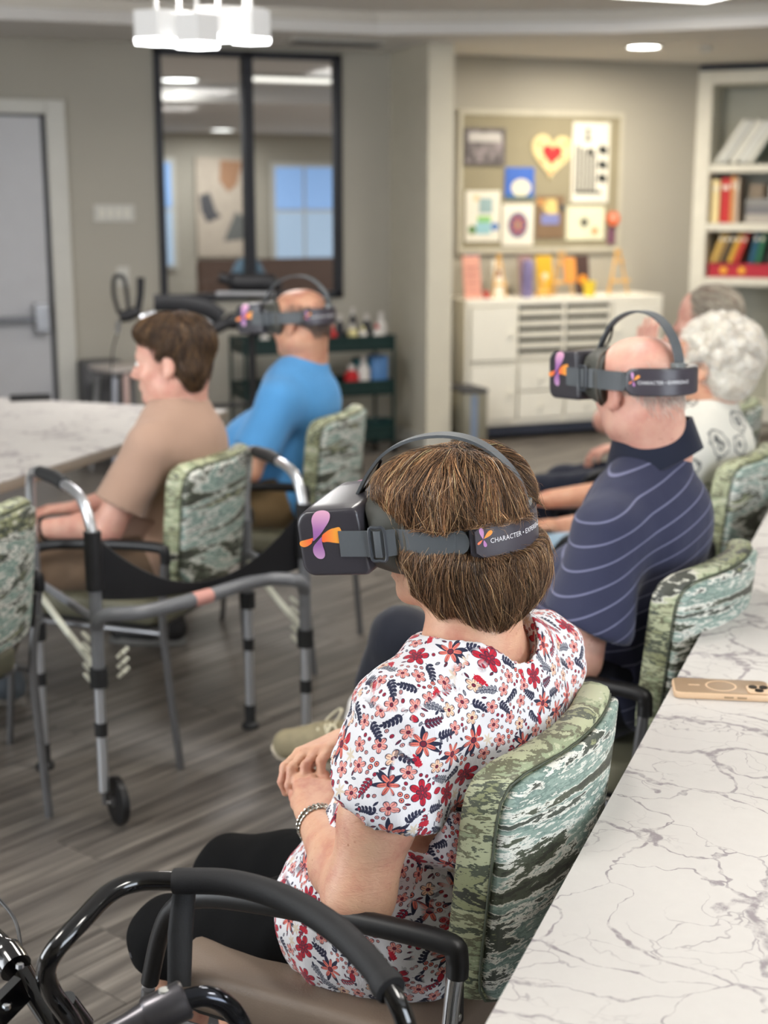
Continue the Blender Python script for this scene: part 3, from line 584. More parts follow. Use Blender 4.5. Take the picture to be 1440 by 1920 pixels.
o = sheet(4.08, 4.337, 1.307, 1.645, PAPER, 'art_print', 'light collage print with green and blue patches at the lower left')
flat(o, rect(-0.03,0.07,0.02,0.12), K('sky_card', 150,176,180), 'blue_patch'); flat(o, rect(-0.04,0.06,-0.04,0.0), K('lime_card', 140,196,120), 'lime_patch'); flat(o, rect(-0.05,0.06,-0.12,-0.04), K('aqua_card', 150,196,206), 'aqua_patch'); flat(o, circ(-0.08,-0.09,0.03), K('moss_card', 90,130,74), 'green_patch'); flat(o, circ(0.09,-0.07,0.028), K('blue_card', 70,120,186), 'blue_dot'); flat(o, circ(-0.05,0.12,0.02), K('peach_card', 232,200,150), 'sun')
o = sheet(4.355, 4.592, 1.276, 1.557, PAPER, 'art_print', 'white sheet with a round blue and red mandala'); flat(o, circ(0,0.0,0.075,20,1.15), K('mandala_blue', 98,96,128), 'mandala')
for k in range(8): flat(o, circ(0.042*math.cos(k*PI/4), 0.048*math.sin(k*PI/4), 0.014, 8), K('mandala_red', 190,96,84), 'petal', y=-0.006)
flat(o, circ(0,0,0.018,10), K('mandala_gold', 214,160,90), 'centre', y=-0.006)
o = sheet(4.612, 4.83, 1.325, 1.612, K('brown_collage', 128,104,80), 'collage', 'brown collage picture with yellow and violet shapes right of the mandala', 'picture'); flat(o, [(-0.05,0.12),(0.04,0.12),(0.06,0.03),(0.0,0.0),(-0.06,0.06)], K('straw_yellow', 222,196,128), 'yellow_shape'); flat(o, rect(-0.07,0.07,-0.05,0.02), K('violet_blue', 126,132,184), 'violet_shape', y=-0.0055); flat(o, circ(0.09,0.06,0.022), K('deep_teal', 40,60,74), 'dark_dot'); flat(o, rect(-0.10,-0.04,0.08,0.12), K('ochre', 206,150,90), 'ochre_patch')
o = sheet(4.852, 5.148, 1.31, 1.54, K('ivory_card', 232,230,200), 'art_print', 'ivory sheet with a small dark flower and an orange dot'); flat(o, circ(-0.01,0.005,0.034,9), K('grey_flower', 104,104,92), 'flower'); flat(o, circ(0.075,-0.055,0.028,10), K('apricot', 222,160,110), 'orange_dot')
o = MB().prism(circ(0,0,0.05,14), 0.02, Matrix.Rotation(PI/2, 4, 'X')).build('paper_flower', K('orange_paper', 220,110,70), smooth=0); o.location = (5.215, YB, 1.455); tag(o, 'orange paper flower pinned at the right edge of the board', 'decoration'); flat(o, circ(-0.005,0.01,0.02,8), K('pale_pink_paper', 236,190,170), 'centre', y=-0.024)
q = MB(); q.box((0,0,0), (0.03,0.004,0.055)); o = q.build('tag_card', K('plum_card', 120,80,100), smooth=0); o.location = (5.21, YB, 1.335); tag(o, 'small plum coloured card hanging under the orange paper flower', 'card')
# ---------------------------------------------------------------- white storage cabinet
CAB = plain('white_melamine', hexc(243,239,226), 0.45, var=0.015); GAP_SHADE = plain('cabinet_dark_lining', hexc(22,24,24), 0.9)
r = thing('storage_cabinet', 'wide white cabinet with letter trays under the pinboard', 'cabinet', (3.905, 8.51, 0))
def cb(x0, x1, y0, y1, z0, z1, name, mat=CAB, par=r, bev=0.003): return MB().box(((x0+x1)/2, (y0+y1)/2, (z0+z1)/2), ((x1-x0)/2, (y1-y0)/2, (z1-z0)/2)).build(name, mat, par, bevel=bev)
cb(0, 1.50, 0, 0.39, 0.90, 0.945, 'top_panel'); cb(0, 0.035, 0, 0.39, 0.12, 0.90, 'side_panel'); cb(1.465, 1.50, 0, 0.39, 0.12, 0.90, 'side_panel'); cb(0, 1.5, 0, 0.39, 0.10, 0.135, 'bottom_panel'); cb(0.035, 1.465, 0.37, 0.39, 0.135, 0.90, 'back_panel')
for x in (0.385, 0.742, 1.10): cb(x-0.009, x+0.009, 0.005, 0.37, 0.135, 0.90, 'divider')
cb(0.035, 1.465, 0.005, 0.37, 0.515, 0.533, 'shelf')
cb(0.04, 1.46, 0.03, 0.36, 0.03, 0.10, 'plinth', K('navy_plinth', 62,68,84))
for x in (0.1, 1.4):
    for y in (0.06, 0.33): cb(x-0.03, x+0.03, y-0.03, y+0.03, 0.0, 0.03, 'caster', BLACKP)
def cdoor(x0, x1, z0, z1, kx):
    d = cb(x0, x1, -0.012, 0.006, z0, z1, 'door'); MB().lathe([(0.0, 0.014), (0.014, 0.014), (0.016, 0.008), (0.008, 0)], (kx, -0.012, (z0+z1)/2), 12, Matrix.Rotation(PI/2, 3, 'X')).build('knob', CAB, d)
cdoor(0.04, 0.372, 0.54, 0.893, 0.335); cdoor(0.04, 0.372, 0.14, 0.51, 0.335); cdoor(1.113, 1.46, 0.54, 0.893, 1.15); cdoor(1.113, 1.46, 0.14, 0.51, 1.15)
for x0, x1 in ((0.398, 0.730), (0.755, 1.088)):
    for z0, z1 in ((0.14, 0.32), (0.33, 0.51)):
        d = cb(x0, x1, -0.012, 0.006, z0, z1, 'drawer'); MB().lathe([(0.0, 0.014), (0.014, 0.014), (0.016, 0.008), (0.008, 0)], ((x0+x1)/2, -0.012, (z0+z1)/2), 12, Matrix.Rotation(PI/2, 3, 'X')).build('knob', CAB, d)
    cb(x0-0.002, x1+0.002, 0.02, 0.36, 0.535, 0.898, 'dark_lining', GAP_SHADE)  # near-black block paints in the shade between the letter trays
    for k in range(5): cb(x0+0.004, x1-0.004, -0.004, 0.28, 0.536+k*0.073, 0.578+k*0.073, 'letter_tray', K('tray_white', 222,218,204))
# things on top of the cabinet
T0 = 0.945
def easel(x, y, h, w, label, rz=0, col=K('pine', 222,176,104)):
    e = thing('easel', label, 'easel', (x, y, T0), rz, 'small wooden easels on the cabinet')
    for s in (-1, 1): MB().tube([(s*w, 0, 0.0), (s*w*0.15, 0.02, h)], 0.008, 6).build('leg', col, e)
    MB().tube([(0, 0.10, 0.0), (0, 0.02, h*0.95)], 0.007, 6).build('leg', col, e)
    MB().tube([(-w*1.0, -0.008, h*0.30), (w*1.0, -0.008, h*0.30)], 0.010, 6).build('ledge', col, e); MB().tube([(-w*0.45, -0.004, h*0.72), (w*0.45, -0.004, h*0.72)], 0.007, 6).build('crossbar', col, e); return e
easel(4.70, 8.66, 0.30, 0.085, 'pine table easel in the middle of the cabinet top, behind the yellow cup'); easel(5.13, 8.64, 0.31, 0.10, 'tall pine easel at the right end of the cabinet top', 0.35); easel(4.215, 8.64, 0.29, 0.05, 'narrow pine easel left of the lavender vase'); easel(4.52, 8.60, 0.13, 0.04, 'miniature pine easel just right of the lavender vase')
def standee(x0, x1, z1, y, mat, name, label, cat, tilt=-10, z0=T0):
    q = MB(); q.box((0, 0, (z1-z0)/2), ((x1-x0)/2, 0.006, (z1-z0)/2)); o = q.build(name, mat, bevel=0.002); o.location = ((x0+x1)/2, y, z0+0.002); o.rotation_euler = (math.radians(tilt), 0, 0); return tag(o, label, cat)
o = standee(3.95, 4.075, 1.225, 8.62, K('salmon_card', 226,164,146), 'greeting_card', 'salmon pink card standing at the left end of the cabinet top', 'card')
for k in range(4): MB().box((0, -0.008, 0.05+k*0.05), (0.04, 0.001, 0.004)).build('printed_line', K('salmon_dark', 190,120,110), o, smooth=0)
standee(4.02, 4.125, 1.235, 8.72, K('slate_cover', 96,92,110), 'book', 'dark slate book standing behind the pink card', 'book'); standee(4.075, 4.11, 0.995, 8.58, K('red_box', 190,60,54), 'small_box', 'little red box beside the pink card', 'box')
o = standee(4.24, 4.315, 1.19, 8.78, PAPER, 'framed_card', 'white card with a dark red figure behind the vase', 'card'); flat(o, circ(0, 0.15, 0.022, 9), K('maroon', 120,44,60), 'figure', y=-0.009)
o = MB().lathe([(0.0, 0), (0.036, 0), (0.040, 0.03), (0.042, 0.16), (0.038, 0.225), (0.030, 0.245), (0.0, 0.25)], (4.40, 8.60, T0), 20).build('vase', K('lavender_glaze', 128,118,160, r=0.35)); tag(o, 'tall lavender vase on the white cabinet', 'vase')
standee(4.42, 4.52, 1.215, 8.74, K('mauve_print', 150,120,120), 'art_card', 'mauve card leaning behind the lavender vase', 'card'); o = standee(4.535, 4.655, 1.215, 8.70, K('mustard', 214,170,40), 'art_card', 'mustard yellow card left of the middle easel', 'card'); flat(o, circ(0, 0.13, 0.025, 8), K('pale_flower', 240,214,180), 'flower', y=-0.009)
o = standee(4.70, 4.79, 1.20, 8.63, K('orange_print', 226,150,70), 'art_card', 'orange card resting on the middle easel', 'card', z0=T0+0.09)
o = standee(4.83, 4.94, 1.215, 8.70, K('dark_print', 74,54,50), 'framed_print', 'dark framed print with an orange vase shape', 'picture'); flat(o, circ(0, 0.10, 0.035, 10), K('flame_orange', 236,150,40), 'orange_shape', y=-0.009)
o = MB().lathe([(0.0, 0), (0.036, 0), (0.045, 0.10), (0.041, 0.10), (0.033, 0.006), (0, 0.006)], (4.86, 8.57, T0), 18).build('cup', K('bright_yellow', 240,210,60)); tag(o, 'bright yellow cup near the front of the cabinet top', 'cup')
# waste bin and dark bag left of the cabinet
o = MB().rbox((0, 0, 0.19), (0.085, 0.15, 0.19), 0.03).build('waste_bin', plain('tan_bin', hexc(150,146,130), 0.4, 0.3)); o.location = (3.86, 8.36, 0); tag(o, 'slim tan metal waste bin between wall end and cabinet', 'bin'); MB().rbox((0, 0, 0.385), (0.088, 0.153, 0.012), 0.03).build('lid', K('bin_lid', 60,60,64), o); MB().box((-0.02, -0.152, 0.2), (0.022, 0.002, 0.16)).build('steel_stripe', K('blue_steel', 130,146,170), o, smooth=0)
r = thing('folded_chair', 'black folded chair leaning between wall end and cabinet', 'chair', (3.80, 8.66, 0)); MB().tube(spline([(-0.05, 0.1, 0.02), (-0.05, 0.06, 0.6), (-0.04, 0.02, 1.12), (0.03, 0.02, 1.14), (0.06, 0.06, 0.6), (0.08, 0.1, 0.02)], 6), 0.013, 8).build('frame', BLACKP, r); MB().rbox((0.01, 0.0, 0.95), (0.05, 0.012, 0.15), 0.02).build('backrest', BLACKP, r); MB().rbox((0.01, 0.02, 0.52), (0.06, 0.015, 0.2), 0.02).build('seat', BLACKP, r)
# ---------------------------------------------------------------- built-in bookcase on the diagonal wall
RD = Matrix.Rotation(math.radians(-45), 4, 'Z'); MD = Matrix.Translation((5.90, BW, 0)) @ RD
r = thing('bookcase', 'white built-in bookcase filling the corner at the right', 'bookcase', (5.90, BW, 0), math.radians(-45))
def db(x0, x1, y0, y1, z0, z1, name, mat=TRIMW, par=r, bev=0.003): return MB().box(((x0+x1)/2, (y0+y1)/2, (z0+z1)/2), ((x1-x0)/2, (y1-y0)/2, (z1-z0)/2)).build(name, mat, par, bevel=bev)
SHW = K('shelf_white', 222,219,206)
db(-0.005, 0.10, -0.02, 0.36, 0, 2.47, 'side_panel', SHW); db(1.45, 1.55, -0.02, 0.36, 0, 2.47, 'side_panel', SHW); db(0.10, 1.45, -0.02, 0.36, 2.38, 2.47, 'top_rail', SHW); db(0.10, 1.45, 0.34, 0.36, 0, 2.38, 'back_panel', K('bookcase_back', 168,168,156)); db(0, 1.55, 0, 0.36, 2.47, 2.515, 'cornice', K('dark_gap', 50,54,64))  # dark strip on top is painted for the shaded gap under the ceiling
for z in (1.83, 1.42, 1.035): db(0.10, 1.45, -0.01, 0.34, z-0.055, z, 'shelf', SHW)
db(0.10, 1.45, -0.01, 0.34, 0.08, 0.12, 'shelf', SHW); db(0.60, 0.66, -0.015, 0.34, 0.12, 0.98, 'divider', SHW); db(0.1, 1.45, 0.0, 0.34, 0, 0.08, 'plinth', SHW)
def book(x, z, w, h, mat, label, tilt=0, y=0.05, d=0.22, name='book', cat='book', group='books on the corner bookcase'):
    q = MB(); q.box((w/2, d/2, h/2), (w/2, d/2, h/2)); o = q.build(name, mat, bevel=0.002); p = MD @ Vector((x, y, z + w*max(0.0, math.sin(math.radians(tilt))))); o.location = p; o.rotation_euler = Euler((0, math.radians(tilt), 0)).to_matrix().to_4x4().to_euler(); o.rotation_euler = (RD @ Matrix.Rotation(math.radians(tilt), 4, 'Y')).to_euler(); tag(o, label, cat, group)
    if name == 'book' and w > 0.025: 
        e = MB().box((w/2, -0.001, h*0.8), (w*0.32, 0.0015, h*0.05)).build('spine_label', PAPER, o, smooth=0)
    return o
for k, (x, w) in enumerate(((0.12, 0.03), (0.165, 0.035), (0.225, 0.05), (0.29, 0.05), (0.35, 0.035))): book(x, 1.83+0.003, w, 0.35-k*0.006, K('binder_%d' % k, 222-6*(k % 2), 222-4*(k % 2), 214), ('thin white binder leaning furthest left on the top shelf', 'white binder leaning second from the left on the top shelf', 'thick white binder leaning in the middle of the top shelf row', 'thick white binder leaning fourth on the top shelf', 'white binder at the right of the leaning row')[k], 33, name='binder', cat='binder', group='binders on the top shelf')
o = book(0.52, 1.833, 0.34, 0.20, K('teal_box', 34,120,112), 'teal storage box on the top shelf', 0, name='storage_box', cat='box', group=None); MB().box((0.17, -0.002, 0.17), (0.17, 0.006, 0.02)).build('lid', K('teal_light', 70,150,140), o)
for x, w, h, c, lab, tl in ((0.115, 0.055, 0.30, (236,216,160), 'thick cream book at the left of the second shelf', 0), (0.18, 0.065, 0.31, (196,40,44), 'thick red book on the second shelf', 0), (0.248, 0.028, 0.33, (214,150,90), 'narrow tan book right of the thick red one', 0), (0.279, 0.028, 0.31, (200,180,160), 'pale slim book beside the tan one', 0)): book(x, 1.423, w, h, K('cover_%d_%d' % (c[0], c[2]), *c), lab, tl)
for k, (z, h, c) in enumerate(((1.423, 0.06, (176,170,164)), (1.485, 0.05, (120,120,126)), (1.537, 0.055, (140,140,140)), (1.594, 0.09, (226,226,222)))): o = book(0.36 + (0.16 if k == 3 else 0), z, 0.62 - (0.10 if k == 3 else 0), h, K('flat_stack_%d' % k, *c), ('pale box at the bottom of the stack on the second shelf', 'grey game box second from the bottom of the stack', 'mid grey game box under the white carton', 'white carton with blue print topping the second shelf stack')[k], 0, name='game_box', cat='box', group='boxes stacked on the second shelf')
MB().box((0.25, -0.002, 0.05), (0.10, 0.002, 0.016)).build('printed_band', K('blue_print', 120,140,180), o, smooth=0)
book(0.38, 1.594, 0.10, 0.10, K('brown_tin', 130,116,100), 'small brown tin left of the white carton', 0, name='tin', cat='tin', group=None)
for k, (x, c, lab) in enumerate(((0.125, (206,170,90), 'ochre folder leaning at the left of the third shelf'), (0.165, (150,120,70), 'olive brown folder leaning second on the third shelf'), (0.205, (40,40,38), 'black folder leaning between olive and yellow ones'), (0.245, (214,166,60), 'yellow folder leaning on the third shelf'), (0.29, (200,60,50), 'red folder leaning right of the yellow one'), (0.40, (30,90,120), 'blue folder leaning right of the red one'), (0.445, (40,110,80), 'green folder at the right of the leaning row'))): book(x, 1.135, 0.034, 0.22, K('folder_%d' % k, *c), lab, 20 if k < 5 else 10, group='folders on the third shelf')
o = book(0.115, 1.037, 0.46, 0.095, K('crimson_box', 176,32,52), 'long crimson box lying under the leaning folders', 0, name='long_box', cat='box', group=None)
for x in (0.11, 0.24): MB().lathe([(0.026, 0), (0.026, 0.003), (0, 0.003)], (x, 0, 0.048), 14, Matrix.Rotation(PI/2, 3, 'X')).build('yellow_disc', K('sun_disc', 232,170,50), o)
for k, z in enumerate((1.037, 1.10, 1.17, 1.235)): book(0.60, z, 0.42, 0.055, K('paper_stack_%d' % k, 150+8*k, 150+6*k, 156), ('bottom grey box of the stack on the third shelf', 'second grey box from the bottom of the third shelf stack', 'third grey box from the bottom of the third shelf stack', 'top grey box of the stack on the third shelf')[k], 0, name='game_box', cat='box', group='boxes stacked on the third shelf')
book(0.72, 0.123, 0.30, 0.36, K('wicker', 150,104,60), 'brown basket in the lower right compartment', 0, name='basket', cat='basket', group=None)
# wall above/behind the bookcase so the corner is closed
mm = MB(); mm.prism([(0, 0.37), (3.2, 0.37), (3.2, 0.45), (0, 0.45)], 2.7, MD); mm.prism([(1.55, 0), (3.2, 0), (3.2, 0.37), (1.55, 0.37)], 2.7, MD); structure('wall_corner', mm, WALLM, smooth=0)
# ---------------------------------------------------------------- tables
EDGE = plain('beige_edge_band', hexc(150,140,126), 0.5, var=0.03)
def table(name, label, corner, az, length, width, sidesign, group=None):
    """corner: survey xy of one corner; the long edge runs along azimuth az; width extends to its right (+1) or left (-1)"""
    a = math.radians(az); r = thing(name, label, 'table', W(*corner), heading(az), group)
    s = sidesign; cx, cy = s*width/2, length/2
    MB().rbox((cx, cy, 0.7395), (width/2, length/2, 0.0165), 0.006).build('edge_band', EDGE, r)
    q = MB(); pts = [(s*0.0, 0.0), (s*width, 0.0), (s*width, length), (0.0, length)]
    MB().box((cx, cy, 0.7585), (width/2-0.0008, length/2-0.0008, 0.0015)).build('tabletop', MARBLE, r, smooth=0)
    for (x, y) in ((0.14, 0.16), (width-0.10, 0.16), (0.14, length-0.16), (width-0.10, length-0.16)):
        MB().tube([(s*x, y, 0.72), (s*x, y, 0.0)], 0.024, 14).build('leg', K('table_leg_grey', 78,80,86), r)
    MB().box((cx, cy, 0.69), (0.02, length/2-0.18, 0.03)).build('cross_rail', K('table_leg_grey', 78,80,86), r)
    return r
def along(p, az, s, q=0): a = math.radians(az); return (p[0] + math.sin(a)*s + math.cos(a)*q, p[1] + math.cos(a)*s - math.sin(a)*q)
TP = (0.866, 3.31); TA = 21.0
table('conference_table', 'white veined table in the near right corner carrying the tan phone', along(TP, TA, -2.442), TA, 2.44, 0.92, 1)
table('conference_table', 'white veined table at the right edge, beyond the seam', along(TP, TA, 0.002), TA, 1.83, 0.92, 1)
# left table: near long edge passes (-1.157,4.193) to (-0.63,5.68)
table('conference_table', 'large white veined table at the left behind the walker', along((-0.63, 5.70), 19.5, -2.6), 19.5, 2.60, 1.25, -1)
# phone, case up
def ring(mb, r0, r1, z0, z1, c=(0, 0), n=40):
    mb.lathe([(r0, z0), (r0, z1), (r1, z1), (r1, z0), (r0, z0)], (c[0], c[1], 0), n)
TAN = plain('tan_phone_case', hexc(150,124,96), 0.4, var=0.03); TANL = plain('pale_tan_case', hexc(214,182,148), 0.45, var=0.02)
r = thing('phone', 'tan cased phone lying face down on the near table, camera corner cut by the frame', 'phone', W(0.510, 2.385, 0.7602), heading(97.5))
MB().rbox((0.0375, 0.0805, 0.0058), (0.0395, 0.0825, 0.0058), 0.012).build('case', TANL, r); MB().rbox((0.0375, 0.0805, 0.0117), (0.0365, 0.0795, 0.0007), 0.010).build('back_plate', TAN, r)
q = MB(); ring(q, 0.0235, 0.0268, 0.0116, 0.0129, (0.0375, 0.080)); q.build('magnet_ring', TANL, r); MB().rbox((0.0375, 0.034, 0.0126), (0.0022, 0.010, 0.0004), 0.002).build('alignment_bar', TANL, r)
q = MB().rbox((0.052, 0.142, 0.013), (0.020, 0.020, 0.0016), 0.008).build('camera_bump', TANL, r)
for x, y in ((0.044, 0.133), (0.044, 0.151), (0.061, 0.142)): MB().lathe([(0.0075, 0), (0.0075, 0.002), (0.0, 0.002)], (x, y, 0.0142), 18).build('lens', BLACKG, q)
for k in range(2): MB().rbox((0.0775, 0.09+k*0.022, 0.006), (0.0006, 0.008, 0.0015), 0.0005).build('side_button', TAN, r)
r = thing('remote_control', 'black remote control lying at the far edge of the left table', 'remote control', W(-1.50, 5.98, 0.7601), heading(75)); MB().rbox((0, 0, 0.012), (0.025, 0.085, 0.012), 0.01).build('case', BLACKP, r)
# ---------------------------------------------------------------- upholstered arm chairs
def back_pt(u, v, d):                                   # u -1..1 across, v 0..1 up, d distance behind the front face
    w = 0.219 - 0.008*(1-v); z = 0.520 + v*0.362; y = -0.228 - 0.036*v - 0.034*(1-u*u) + 0.010*abs(u)**3 - d
    return Vector((u*w, y, z))
def pad(u0, v0, v1, d0, d1, n=22, m=14, r=0.5):
    """closed curved pad with rounded rim"""
    def sup(t): return math.copysign(abs(t)**0.8, t)
    front = []; rings = []
    for (e, d) in ((0.90, d0), (0.965, d0+(d1-d0)*0.10), (1.0, d0+(d1-d0)*0.38), (1.0, d0+(d1-d0)*0.62), (0.965, d0+(d1-d0)*0.90), (0.90, d1)):
        ring_ = []; vc, vh = (v0+v1)/2, (v1-v0)/2
        for k in range(64):
            a = 2*PI*k/64; ca, sa = math.cos(a), math.sin(a); s = 1/(abs(ca)**9 + abs(sa)**9)**(1/9)
            ex = 1-(1-e)*0.22/u0*1.0; ev = 1-(1-e)*0.5
            ring_.append(back_pt(ca*s*u0*ex, vc + sa*s*vh*ev, d))
        rings.append(ring_)
    mb = MB(); mb.rings(rings, caps=False)
    for ring_, d, flip in ((rings[0], d0, True), (rings[-1], d1, False)):     # concentric fill so the face follows the curve
        prev = ring_
        for f in (0.8, 0.55, 0.3, 0.08):
            new = []
            for k, p in enumerate(ring_):
                a = 2*PI*k/64; ca, sa = math.cos(a), math.sin(a); s = 1/(abs(ca)**9 + abs(sa)**9)**(1/9); vc, vh = (v0+v1)/2, (v1-v0)/2
                bul = (1-f)*0.006*(-1 if flip else 1)
                new.append(back_pt(ca*s*u0*0.98*f, vc + sa*s*vh*0.96*f, d + bul))
            mb.rings([prev, new], caps=False); prev = new
        mb.add(prev, [tuple(range(64))])
    return mb
def make_chair(seatmat, label, group):
    r = thing('arm_chair', label, 'chair', group=group)
    bm_ = pad(1.0, 0.0, 1.0, 0.0, 0.050); bm_.build('backrest', CAMO2, r, smooth=60)
    pad(0.965, 0.015, 0.955, 0.047, 0.066).build('back_cover', CAMO, r, smooth=60)
    pipe = MB(); P = []
    for k in range(64):
        a = 2*PI*k/64; ca, sa = math.cos(a), math.sin(a); s = 1/(abs(ca)**9 + abs(sa)**9)**(1/9)
        P.append(back_pt(ca*s*0.978, 0.485 + sa*s*0.478, 0.051))
    pipe.tube(P, 0.0020, 6, closed=True).build('piping', K('dark_green_piping', 70,76,62), r)
    MB().rbox((0, 0.0, 0.445), (0.236, 0.235, 0.034), 0.05, n=5).build('seat', seatmat, r, smooth=60); MB().rbox((0, 0, 0.404), (0.215, 0.21, 0.008), 0.03).build('seat_base', BLACKP, r)
    for s in (-1, 1):
        MB().tube(spline([(s*0.243, -0.285, 0.0), (s*0.250, -0.262, 0.25), (s*0.256, -0.250, 0.42), (s*0.266, -0.262, 0.55), (s*0.270, -0.272, 0.628)], 6), 0.0115, 12).build('leg', CHROME if s < 0 and seatmat is SEATV else STEEL, r)
        MB().tube(spline([(s*0.250, 0.285, 0.0), (s*0.256, 0.26, 0.25), (s*0.262, 0.235, 0.45)], 6), 0.0105, 12).build('leg', STEEL, r)
        a = MB(); a.tube(spline([(s*0.270, -0.273, 0.612), (s*0.270, -0.272, 0.640), (s*0.270, -0.255, 0.655), (s*0.272, -0.14, 0.655), (s*0.274, 0.02, 0.645), (s*0.273, 0.12, 0.630), (s*0.270, 0.175, 0.600), (s*0.266, 0.205, 0.55), (s*0.262, 0.232, 0.46)], 6), [0.0145]*6 + [0.0155]*30 + [0.0135]*13, 12); a.build('armrest', BLACKP, r)
        MB().tube([(s*0.25, -0.24, 0.40), (s*0.256, 0.235, 0.40)], 0.009, 8).build('seat_rail', STEEL, r)
        MB().box((s*0.245, -0.258, 0.575), (0.018, 0.006, 0.055)).build('back_bracket', BLACKP, r, bevel=0.002)
        for z in (0.545, 0.61): MB().lathe([(0.006, 0), (0.005, 0.003), (0, 0.004)], (s*0.258, -0.2695, z), 10, Matrix.Rotation(math.radians(90), 3, 'X')).build('bolt', CHROME, r)
    for y in (-0.2, 0.2): MB().tube([(-0.252, y, 0.40), (0.252, y, 0.40)], 0.009, 8).build('cross_bar', STEEL, r)
    return r
CH = dict(c1=((0.0, 2.04), -57), c2=((0.428, 2.995), -57), c3=((0.813, 4.22), -60), c4=((1.02, 5.20), -62), c5=((-0.768, 4.143), -70), c6=((-0.434, 4.958), -72), c7=((-1.236, 3.361), -70))
G1 = 'armchairs with brush stroke fabric'
ch1 = make_chair(SEATV, 'nearest armchair, brush stroke green fabric back right against the table edge', G1)
ch5 = make_chair(SEATO, 'green patterned armchair behind the folding walker, under the person in brown', G1)
labs = dict(c2='green patterned armchair of the bald man in the striped navy polo', c3='green patterned armchair of the white haired woman', c4='armchair at the far right behind the white haired woman', c6='green patterned armchair of the man in the blue shirt', c7='empty green patterned armchair cut by the left edge')
def put(o, key): (x, y), az = CH[key]; o.location = W(x, y, 0); o.rotation_euler = (0, 0, heading(az)); return o
put(ch1, 'c1'); put(ch5, 'c5'); ch1.rotation_euler.z = heading(-62.5); ch1.location = W(-0.022, 2.035, 0)
for k in ('c2', 'c3', 'c4', 'c6', 'c7'): o = put(dup_tree(ch5), k); o['label'] = labs[k]
# ---------------------------------------------------------------- folding walker (silver), survey-frame anchor points
r = thing('folding_walker', 'silver folding walker with black sling and front wheels between the chairs', 'walker', W(-0.565, 3.78, 0), heading(19.5+180+0))
# local frame: +y points from user side to the front (toward camera), origin mid footprint
MI = r.matrix_basis.inverted() if False else (Matrix.Translation(r.location) @ Matrix.Rotation(r.rotation_euler.z, 4, 'Z')).inverted()
def P3(x, y, z): return MI @ W(x, y, z)
A0, B0, C0, D0 = (-0.725, 3.43), (-0.973, 3.82), (-0.413, 4.14), (-0.218, 3.76)
POSTL = K('black_plastic_sleeve', 30,31,33)
def post(p, top, lo, seg, wheel=None):
    MB().tube([P3(*p, lo), P3(*p, top)], 0.0135, 14).build('post', ALU, r)
    MB().tube([P3(*p, seg-0.018), P3(*p, seg+0.018)], 0.0165, 14).build('collar', POSTL, r)
for p, w in ((A0, 1), (D0, 1), (B0, 0), (C0, 0)):
    post(p, 0.62, 0.10 if w else 0.03, 0.27)
    MB().tube([P3(*p, 0.40), P3(*p, 0.66)], 0.0165, 14).build('upper_sleeve', K('walker_grey', 112,114,118, r=0.35), r)
    MB().tube([P3(*p, 0.385), P3(*p, 0.435)], 0.023, 14).build('joint_sleeve', POSTL, r)
    if w:
        ax = (P3(D0[0], D0[1], 0) - P3(A0[0], A0[1], 0)).normalized(); q = P3(*p, 0.065) + ax*0.036*(1 if p is A0 else -1)
        R_ = ax.to_track_quat('Z', 'Y').to_matrix()
        wh = MB().lathe([(0.052, -0.011), (0.0635, -0.009), (0.065, 0.0), (0.0635, 0.009), (0.052, 0.011)], q, 28, R_); wh.lathe([(0.052, 0.008), (0.0, 0.006), (0.0, -0.006), (0.052, -0.008)], q, 28, R_)
        wo = wh.build('wheel', BLACKP, r); MB().lathe([(0.0, 0.016), (0.012, 0.016), (0.014, -0.016), (0, -0.016)], q, 12, R_).build('hub', STEEL, wo)
        MB().tube([q - ax*0.036*(1 if p is A0 else -1) + Vector((0,0,0.04)), q - ax*0.036*(1 if p is A0 else -1) + Vector((0,0,0.0)), q], 0.007, 8).build('axle_bracket', STEEL, r)
    else:
        MB().lathe([(0.026, 0), (0.027, 0.012), (0.017, 0.02), (0.0165, 0.075), (0.0, 0.075)], P3(*p, 0.0), 16).build('rubber_foot', POSTL, r)
# side frames with curved top tube and black grips
for F0, R0_ in ((A0, B0), (D0, C0)):
    m0 = lambda t, z: P3(F0[0] + (R0_[0]-F0[0])*t, F0[1] + (R0_[1]-F0[1])*t, z)
    MB().tube(spline([m0(0, 0.60), m0(0.0, 0.74), m0(0.02, 0.80), m0(0.12, 0.855), m0(0.28, 0.875), m0(0.5, 0.878)], 6), 0.0138, 14).build('top_tube', ALU, r)
    MB().tube(spline([m0(1, 0.60), m0(1.0, 0.76), m0(0.97, 0.85), m0(0.86, 0.878), m0(0.7, 0.88)], 6), 0.0138, 14).build('top_tube', ALU, r)
    MB().tube([m0(0.40, 0.879), m0(0.55, 0.884), m0(0.80, 0.880)], [0.017, 0.019, 0.017], 14).build('grip', POSTL, r)
    MB().tube([m0(0.97, 0.53), m0(0.45, 0.47), m0(0.05, 0.43)], 0.009, 8).build('side_link', K('cream_link', 206,206,190), r)
    MB().tube([m0(0.05, 0.56), m0(0.95, 0.56)], 0.011, 10).build('side_bar', K('walker_grey', 112,114,118, r=0.35), r)
    for k in range(5): MB().tube([m0(0.22, 0.50-0.028*k), m0(0.10, 0.493-0.028*k)], 0.006, 6).build('spring_coil', K('cream_link', 206,206,190), r)
bar = spline([P3(*A0, 0.545), P3(A0[0]+0.03, A0[1]-0.03, 0.582), P3(A0[0]+0.12, A0[1]-0.03, 0.590), P3(*( (A0[0]+D0[0])/2, (A0[1]+D0[1])/2-0.07), 0.592), P3(D0[0]-0.12, D0[1]-0.06, 0.590), P3(D0[0]-0.02, D0[1]-0.03, 0.582), P3(*D0, 0.545)], 7)
